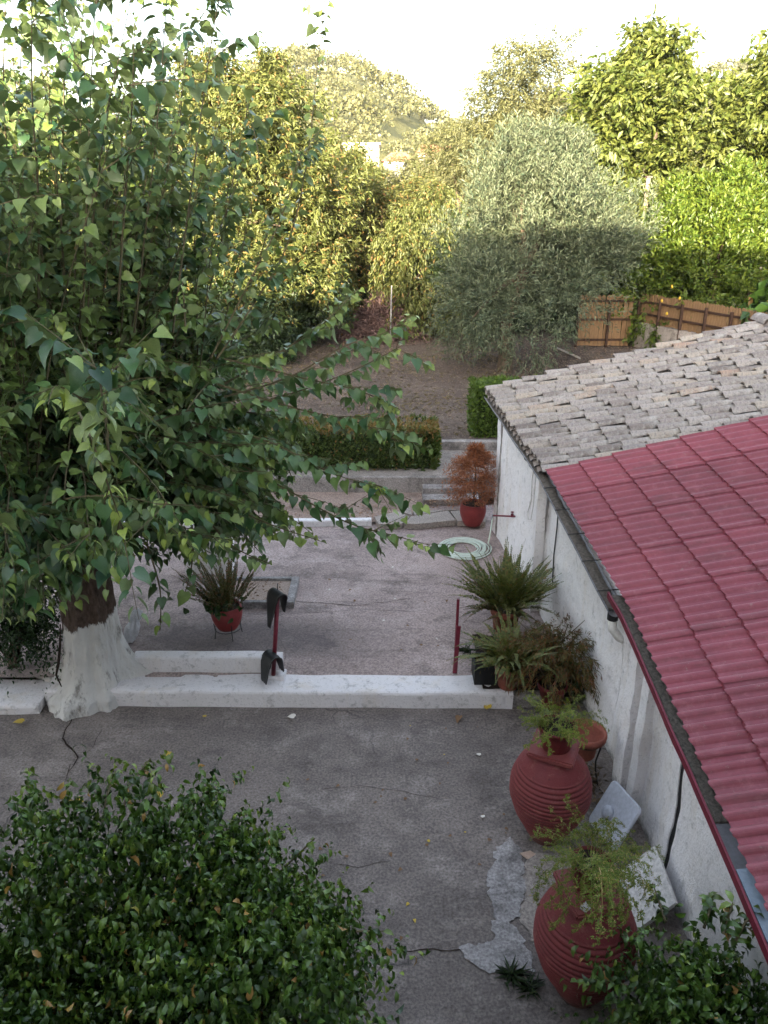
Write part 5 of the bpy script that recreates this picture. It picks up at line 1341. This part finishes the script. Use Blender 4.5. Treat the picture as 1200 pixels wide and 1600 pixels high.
# fluted pots on the jars
top1 = Vector((jar1.location.x, jar1.location.y, .936)); top2 = Vector((jar2.location.x, jar2.location.y, .936))
o = potted('potted_asparagus_fern', 'light green feathery fern in a fluted maroon pot on the farther jar', (top2.x + .005, top2.y - .01, .937), 'fluted', .15, .20, M['maroon'])
fronds(o, PL['short'], L['asp'], 46, .19, .10, (.22, .36), (.0, 1.0), 5, 1.3)
o = potted('potted_asparagus_fern', 'trailing asparagus fern in a fluted maroon pot on the nearest jar', (top1.x - .01, top1.y + .02, .937), 'fluted', .13, .20, M['maroon'])
fronds(o, PL['short'], L['asp2'], 46, .19, .09, (.26, .42), (.0, 1.0), 6, 1.0)
fronds(o, PL['trail'], L['asp2'], 24, .19, .09, (.34, .54), (.5, 1.1), 7, .85)
me = plume_mesh('frond', 2.9, 420, .06, .022, 77); me.materials.append(L['asp2'])
for i, (az, ln) in enumerate(((-1.75, .85), (-1.62, .75), (-1.9, .6), (-1.5, .55))):
    f = bpy.data.objects.new('frond', me); COL.objects.link(f); f.parent = o
    f.matrix_basis = Matrix.Translation((.02 * i, -.06, .19)) @ Matrix.Rotation(az - math.pi / 2, 4, 'Z') @ Matrix.Rotation(-.35, 4, 'X') @ Matrix.Diagonal((ln, ln * .8, ln, 1))
st_ = link('stone_chip', box('stone_chip', -.035, .035, -.025, .025, 0, .02, .006), M['marble']); st_.location = (top1.x - .075, top1.y - .155, .9365); st_.rotation_euler = (0, 0, .7); tag(st_, 'small grey stone chip on the rim of the nearest jar', 'stone')
# empty terracotta pot in an iron stand
b = at_y(916, 1140, 5.72); rimz = b.z; o = thing('flower_pot', 'empty terracotta pot with a wide rim in a black iron stand', 'flower pot', (b.x, 5.72, rimz - .28))
link('pot', pot_mesh('bowl', .185, .27), M['terracotta'], o, smooth=True, w=False)
sd_o = thing('plant_stand', 'black bent iron stand holding the empty terracotta pot', 'stand', (b.x, 5.72, 0))
link('ring', tube('ring', [(.155 * math.cos(a), .155 * math.sin(a), rimz - .10) for a in np.linspace(0, 6.283, 25)], .007, 5), M['iron'], sd_o, w=False)
for a in (-.6, 1.5, 3.6): link('leg', tube('leg', [(.155 * math.cos(a), .155 * math.sin(a), rimz - .10), (.12 * math.cos(a), .12 * math.sin(a), rimz - .3), (.13 * math.cos(a), .13 * math.sin(a), .15), (.17 * math.cos(a), .17 * math.sin(a), .0)], .008, 6), M['iron'], sd_o, w=False)
# dead leaves and twigs caught under the stand
rng = np.random.default_rng(19); n = 260; P = np.stack([b.x + rng.normal(size=n) * .09, 5.62 + rng.normal(size=n) * .16, .02 + rng.random(n) ** 2 * .16], 1)
dl_ = link('leaf_litter', leaf_cloud('leaf_litter', medium, P, unit(n, rng), unit(n, rng), rng.uniform(.04, .08, n), np.zeros(n)), leafmat('leaf_litter', (.07, .05, .03), (.20, .14, .08), trans=.1)); tag(dl_, kind='stuff')
# black crate of soil on the kerb
a = at_z(742, 1076, .2); o = thing('planter_box', 'black plastic crate with soil on the kerb beside the ferns', 'planter', (a.x + .12, a.y + .22, .195))
w_, d2, h_ = .12, .15, .22
for (x0_, x1_, y0_, y1_) in ((-w_, w_, -d2, -d2 + .015), (-w_, w_, d2 - .015, d2), (-w_, -w_ + .015, -d2 + .016, d2 - .016), (w_ - .015, w_, -d2 + .016, d2 - .016)):
    link('side', box('side', x0_, x1_, y0_, y1_, 0, h_, .003), M['black'], o, w=False)
link('soil', sheet('soil', -w_ + .015, w_ - .015, -d2 + .015, d2 - .015, lambda x, y: .17 + .02 * mnoise.noise(Vector((x * 20, y * 20, 0))), 8, 8), M['soil'], o, w=False)
# soil and litter on the kerb's end
so_ = link('soil_heap', sheet('soil_heap', 1.05, 2.2, 6.86, 7.95, lambda x, y: .205 + .03 * mnoise.noise(Vector((x * 5, y * 5, 2))) - .25 * max(0, x - 1.45) * max(0, 7.1 - y) * 3, 18, 16), M['soil']); tag(so_, kind='structure')
kk = kerb('kerb', 'shorter right end of the kerb under the potted ferns', 'kerb', [(1.365, 6.83, -.03), (1.72, 6.83, -.03)], round_rect(.3, .17, .03, 2), (0, 1, 0), M['cement'])

# ================================================================== hose, tap, lid, slab and other small things
hc = at_z(724, 851, .28); pts = []
for i in range(9 * 36 + 1):
    t = i / 36; a = t * 2 * math.pi; rr_ = .20 + .021 * t + .015 * math.sin(t * 2.3)
    pts.append((hc.x + rr_ * math.cos(a) + .02 * math.sin(t * 1.7), hc.y + rr_ * math.sin(a), pz(hc.x, hc.y) + .018 + .006 * math.sin(t * 3) + (.018 if int(t) % 2 else 0)))
ex_ = Vector(pts[-1])
hs = thing('garden_hose', 'pale green garden hose coiled on the patio', 'hose', (hc.x, hc.y, .25))
link('coil', tube('coil', pts, .0115, 7), M['hose'], hs, smooth=True)
tap0 = at_y(770, 806, 10.5); tap1 = at_y(809, 807, 9.95)
link('riser', tube('riser', [ex_, Vector((tap0.x - .06, 10.4, .30)), Vector((tap0.x - .03, 10.45, tap0.z - .25)), Vector((tap0.x, 10.5, tap0.z - .02))], .011, 7), M['hose'], hs, smooth=True)
wx1 = wall_x(9.95)
t_ = thing('water_tap', 'red painted water pipe with a tap on the shed wall', 'tap', (tap0.x, 10.3, tap0.z))
link('pipe', tube('pipe', [tap0 + Vector((0, .01, .0)), tap1 + Vector((-.0, 0, .0)), tap1 + Vector((.0, -.0, -.02)), Vector((tap1.x, 9.93, tap1.z - .07)), Vector((wx1 + .05, 9.93, tap1.z - .07))], .013, 8), M['redpaint'], t_)
link('valve', lathe('valve', [(.004, -.02), (.02, -.018), (.02, .018), (.006, .02), (.006, .04), (.024, .042), (.022, .05), (.004, .052)], 12), M['redpaint'], t_).matrix_basis = Matrix.Translation(tap0.lerp(tap1, .78) + Vector((0, 0, .02)))
link('spout', tube('spout', [tap0 + Vector((0, 0, .02)), tap0 + Vector((-.01, 0, -.05)), tap0 + Vector((-.005, 0, -.09))], .014, 8), M['grey_metal'], t_)
cb = link('cable', tube('cable', [(wall_x(y) - .012, y, z) for y, z in ((9.2, 2.05), (9.22, 1.7), (9.2, 1.45), (9.3, 1.25), (9.27, 1.15), (9.15, 1.2), (9.1, 1.4), (9.08, 2.0))], .007, 5), M['cable']); tag(cb, 'thin pale cable looped down the shed wall above the tap', 'cable')
cb = link('cable', tube('cable', [(wall_x(y) - .02, y, z) for y, z in ((8.15, 1.9), (8.14, 1.5), (8.16, 1.15), (8.12, .8))], .008, 5), M['iron']); tag(cb, 'dark cable hanging down the wall below the gutter bend', 'cable')
# wall bag of twine at the corner pilaster
# grey plastic lid leaning on the wall
LC = Vector((1.92, 4.98, .27)); RM = Matrix.LocRotScale(LC, Euler((0, R(-58), R(10))), None) @ Matrix.Rotation(R(8), 4, 'Z')
o = thing('plastic_cover', 'grey plastic bin cover with a round knob leaning on the shed wall', 'cover', LC)
def rsq(name, s, h, r):
    V, Fc, m = [], [], 24
    for z, k in ((0, 1), (h * .7, 1), (h, .96)):
        for i in range(m):
            a = 2 * math.pi * (i + .5) / m; cx, cy_ = math.copysign(s - r, math.cos(a)), math.copysign(s - r, math.sin(a)); V.append(((cx + r * math.cos(a)) * k, (cy_ + r * math.sin(a)) * k, z))
    for j in (0, 1): Fc += [(j * m + i, j * m + (i + 1) % m, (j + 1) * m + (i + 1) % m, (j + 1) * m + i) for i in range(m)]
    return mesh(name, V, Fc + [tuple(range(m))[::-1], tuple(range(2 * m, 3 * m))])
link('panel', xform(rsq('panel', .215, .024, .05), RM), M['plastic_grey'], o)
link('knob', xform(lathe('knob', [(.06, .0), (.06, .02), (.054, .032), (.02, .034)], 24), RM @ Matrix.Translation((-.02, .05, .0225))), M['plastic_grey'], o, smooth=True)
sm_ = Matrix.LocRotScale(Vector((2.0, 4.35, .15)), Euler((R(6), R(-48), R(-6))), None)
o = link('stone_slab', xform(prism('stone_slab', [(-.20, -.26, 0), (.20, -.24, 0)], [(0, 0), (.50, 0), (.50, .028), (0, .028)], (0, 1, 0), amp=.006, ns=6, step=.06), sm_), M['marble']); tag(o, 'speckled white stone slab leaning below the grey cover', 'slab')
o = slab_poly('tile_shard', [(0, 0), (.09, .03), (.15, -.01), (.14, -.09), (.06, -.05)], 0, .012, M['terracotta'])
p = at_z(812, 1334, 0.02); o.location = (p.x, p.y, .02); o.rotation_euler = (.15, .1, 0); o.data.materials.clear(); o.data.materials.append(plain('pale_tile', (.45, .33, .26), .1, 10, .9, .2, .2)); tag(o, 'pale broken tile shard at the foot of the farther jar', 'tile shard')
# crumpled white plastic bag beside the trunk
p = at_z(208, 1006, .22); bm = bmesh.new(); bmesh.ops.create_icosphere(bm, subdivisions=4, radius=1)
for v in bm.verts:
    q = v.co.copy(); k = 1 + .55 * mnoise.noise(q * 1.8) + .25 * abs(mnoise.noise(q * 5)); w_ = 1 - .45 * math.exp(-((q.z - .25) / .18) ** 2)
    v.co = Vector((q.x * .085 * k * w_ + .07 * q.z, q.y * .06 * k * w_, q.z * .22 * (1 + .2 * mnoise.noise(q * 3)) + .2))
me = bpy.data.meshes.new('plastic_bag'); bm.to_mesh(me); bm.free()
o = link('plastic_bag', me, plain('white_plastic_bag', (.62, .62, .66), .15, 9, .5, .4, .6)); o.location = (p.x, p.y + .1, .2); tag(o, 'crumpled white plastic bag standing beside the whitewashed trunk', 'bag')
# white fallen piece and weeds
def weed(label, px, py, n, ln, seed):
    rng = np.random.default_rng(seed); c = at_z(px, py, .0); o = thing('weed', label, 'weed', (c.x, c.y, yard_z(c.x, c.y)))
    P = rng.normal(size=(n, 3)) * [.02, .02, 0]; a = rng.random(n) * 6.283; D = np.stack([np.cos(a), np.sin(a), rng.uniform(.5, 1.6, n)], 1)
    tag(link('blades', leaf_cloud('blades', blade(.07, .02, .5), P, D, np.tile([0, 0, 1.], (n, 1)) + rng.normal(size=(n, 3)) * .2, rng.uniform(.6, 1.1, n) * ln, np.zeros(n)), L['dark'], o, w=False), kind='stuff')
weed('grassy weed tuft in the broken concrete beside the nearest jar', 799, 1528, 46, .13, 1)
weed('second grassy weed tuft just nearer to the jar', 828, 1548, 36, .11, 2)
weed('tiny weed growing beside the short red iron post', 729, 1042, 26, .12, 3); bpy.data.objects['weed.002'].location.z = .2
# fallen leaves on the yard and the patio
LL = plain('yellow_dead_leaf', (.42, .30, .05), .2, 30, .7, .3, 0); LB = plain('brown_dead_leaf', (.17, .10, .055), .3, 30, .8, .2, 0); LW = plain('pale_scrap', (.62, .58, .52), .1, 20, .7, .3, 0)
hV, hF4, hF3 = heart()
def fallen(px, py, z, s, mat, label, grp, rz):
    me = mesh_np('fallen_leaf', hV, [hF4, hF3]); me.materials.append(mat); o = bpy.data.objects.new('fallen_leaf', me); COL.objects.link(o)
    c = at_z(px, py, z); o.location = (c.x, c.y, c.z + .035 * s / .1 + (yard_z(c.x, c.y) if z == 0 else .012)); o.scale = (s, s, s); o.rotation_euler = (random.uniform(-.15, .15), random.uniform(-.2, .2), rz); tag(o, label, 'leaf', grp)
fallen(248, 1252, 0, .12, LL, 'largest yellow dead leaf, lying above the left bush', 'fallen leaves on the yard', .4)
fallen(130, 1256, 0, .11, LL, 'yellow dead leaf at the upper left edge of the big bush', 'fallen leaves on the yard', 2)
fallen(36, 1133, 0, .11, LL, 'yellow leaf lying below the left kerb end', 'fallen leaves on the yard', 1.5)
fallen(460, 1124, 0, .09, LW, 'pale dry leaf lying close under the white kerb', 'fallen leaves on the yard', 1.2)
fallen(718, 1122, 0, .09, LB, 'brown leaf under the right part of the white kerb', 'fallen leaves on the yard', 2.7)
fallen(763, 1110, 0, .10, LL, 'curled yellowish leaf near the right end of the kerb', 'fallen leaves on the yard', .2)
fallen(750, 1182, 0, .05, LW, 'small white scrap on the concrete left of the farther jar', 'fallen leaves on the yard', .9)
fallen(755, 1280, 0, .045, LW, 'tiny white scrap on the concrete below the other scrap', 'fallen leaves on the yard', .3)
fallen(320, 1122, 0, .05, LL, 'little yellow leaf near the kerb left of centre', 'fallen leaves on the yard', .3)
fallen(265, 1178, 0, .07, LL, 'yellow leaf on the concrete below the tree trunk', 'fallen leaves on the yard', 3)
rng = random.Random(12)
for i in range(34):
    px, py = rng.uniform(480, 790), rng.uniform(1125, 1480)
    fallen(px, py, 0, rng.uniform(.018, .04), rng.choice([LL, LB, LB, LB, LB]), 'small dead leaf fleck on the grey concrete yard', 'leaf flecks on the yard', rng.uniform(0, 6))
for i in range(16):
    px, py = rng.uniform(450, 720), rng.uniform(850, 1030)
    fallen(px, py, .2, rng.uniform(.025, .05), rng.choice([LB, LB, LW]), 'small dead leaf on the pinkish patio concrete', 'leaf flecks on the patio', rng.uniform(0, 6))
# leaf litter at the steps, on the strip and in the garden
def litter(name, x0, x1, y0, y1, zf, n, s, seed, a=(.14, .07, .035), b=(.34, .21, .13)):
    rng = np.random.default_rng(seed); P = np.stack([rng.uniform(x0, x1, n), rng.uniform(y0, y1, n), np.zeros(n)], 1); P[:, 2] = [zf(x, y) + .008 for x, y, _ in P]
    D = unit(n, rng) * [1, 1, .25]; Nn = np.tile([0, 0, 1.], (n, 1)) + rng.normal(size=(n, 3)) * .3
    tag(link(name, leaf_cloud(name, medium, P, D, Nn, rng.uniform(.6, 1.3, n) * s, np.zeros(n)), leafmat(name, a, b, trans=.05)), kind='stuff')
litter('leaf_litter', -4, 1.4, 11.35, 12.1, lambda x, y: pz(x, y) + .04, 900, .05, 71)
litter('leaf_litter', .7, 1.7, 12.0, 12.13, lambda x, y: pz(x, y) + .10, 160, .05, 72)
litter('leaf_litter', -6, 8.5, 14.5, 26, hill_z, 15000, .07, 73, (.10, .065, .045), (.27, .19, .13))
litter('leaf_litter', x0 - .0 if False else -2.2, -1.35, y0 + .09, y1 - .09, lambda x, y: .255, 120, .05, 74)
def grassy(name, n, seed):
    rng = np.random.default_rng(seed); P = np.stack([rng.uniform(-4, 4.5, n), rng.uniform(14.6, 25, n), np.zeros(n)], 1)
    keep = np.array([mnoise.noise(Vector((p[0] * .5, p[1] * .5, 9))) + rng.normal() * .12 > .08 for p in P]); P = P[keep]; P[:, 2] = [hill_z(p[0], p[1]) for p in P]; n = len(P)
    a = rng.random(n) * 6.283; D = np.stack([np.cos(a), np.sin(a), rng.uniform(.4, 1.3, n)], 1)
    tag(link(name, leaf_cloud(name, blade(.08, .02, .4), P, D, np.tile([0, 0, 1.], (n, 1)), rng.uniform(.05, .13, n), np.zeros(n)), leafmat('dry_grass', (.16, .12, .06), (.34, .27, .17), trans=.2)), kind='stuff')
grassy('dry_grass', 9000, 81)

# ================================================================== evening air
hz = link('haze', box('haze', -440, 440, -40, 940, -1.3, 70), None); hz.data.materials.append(bpy.data.materials.new('haze')); tag(hz, kind='stuff')
hm = hz.data.materials[0]; hm.use_nodes = True; hn = hm.node_tree; hn.nodes.remove(hn.nodes['Principled BSDF'])
pv_ = hn.nodes.new('ShaderNodeVolumePrincipled'); pv_.inputs['Color'].default_value = (.95, .95, .97, 1); pv_.inputs['Density'].default_value = .00018; pv_.inputs['Anisotropy'].default_value = .2
hn.links.new(pv_.outputs[0], hn.nodes['Material Output'].inputs['Volume'])
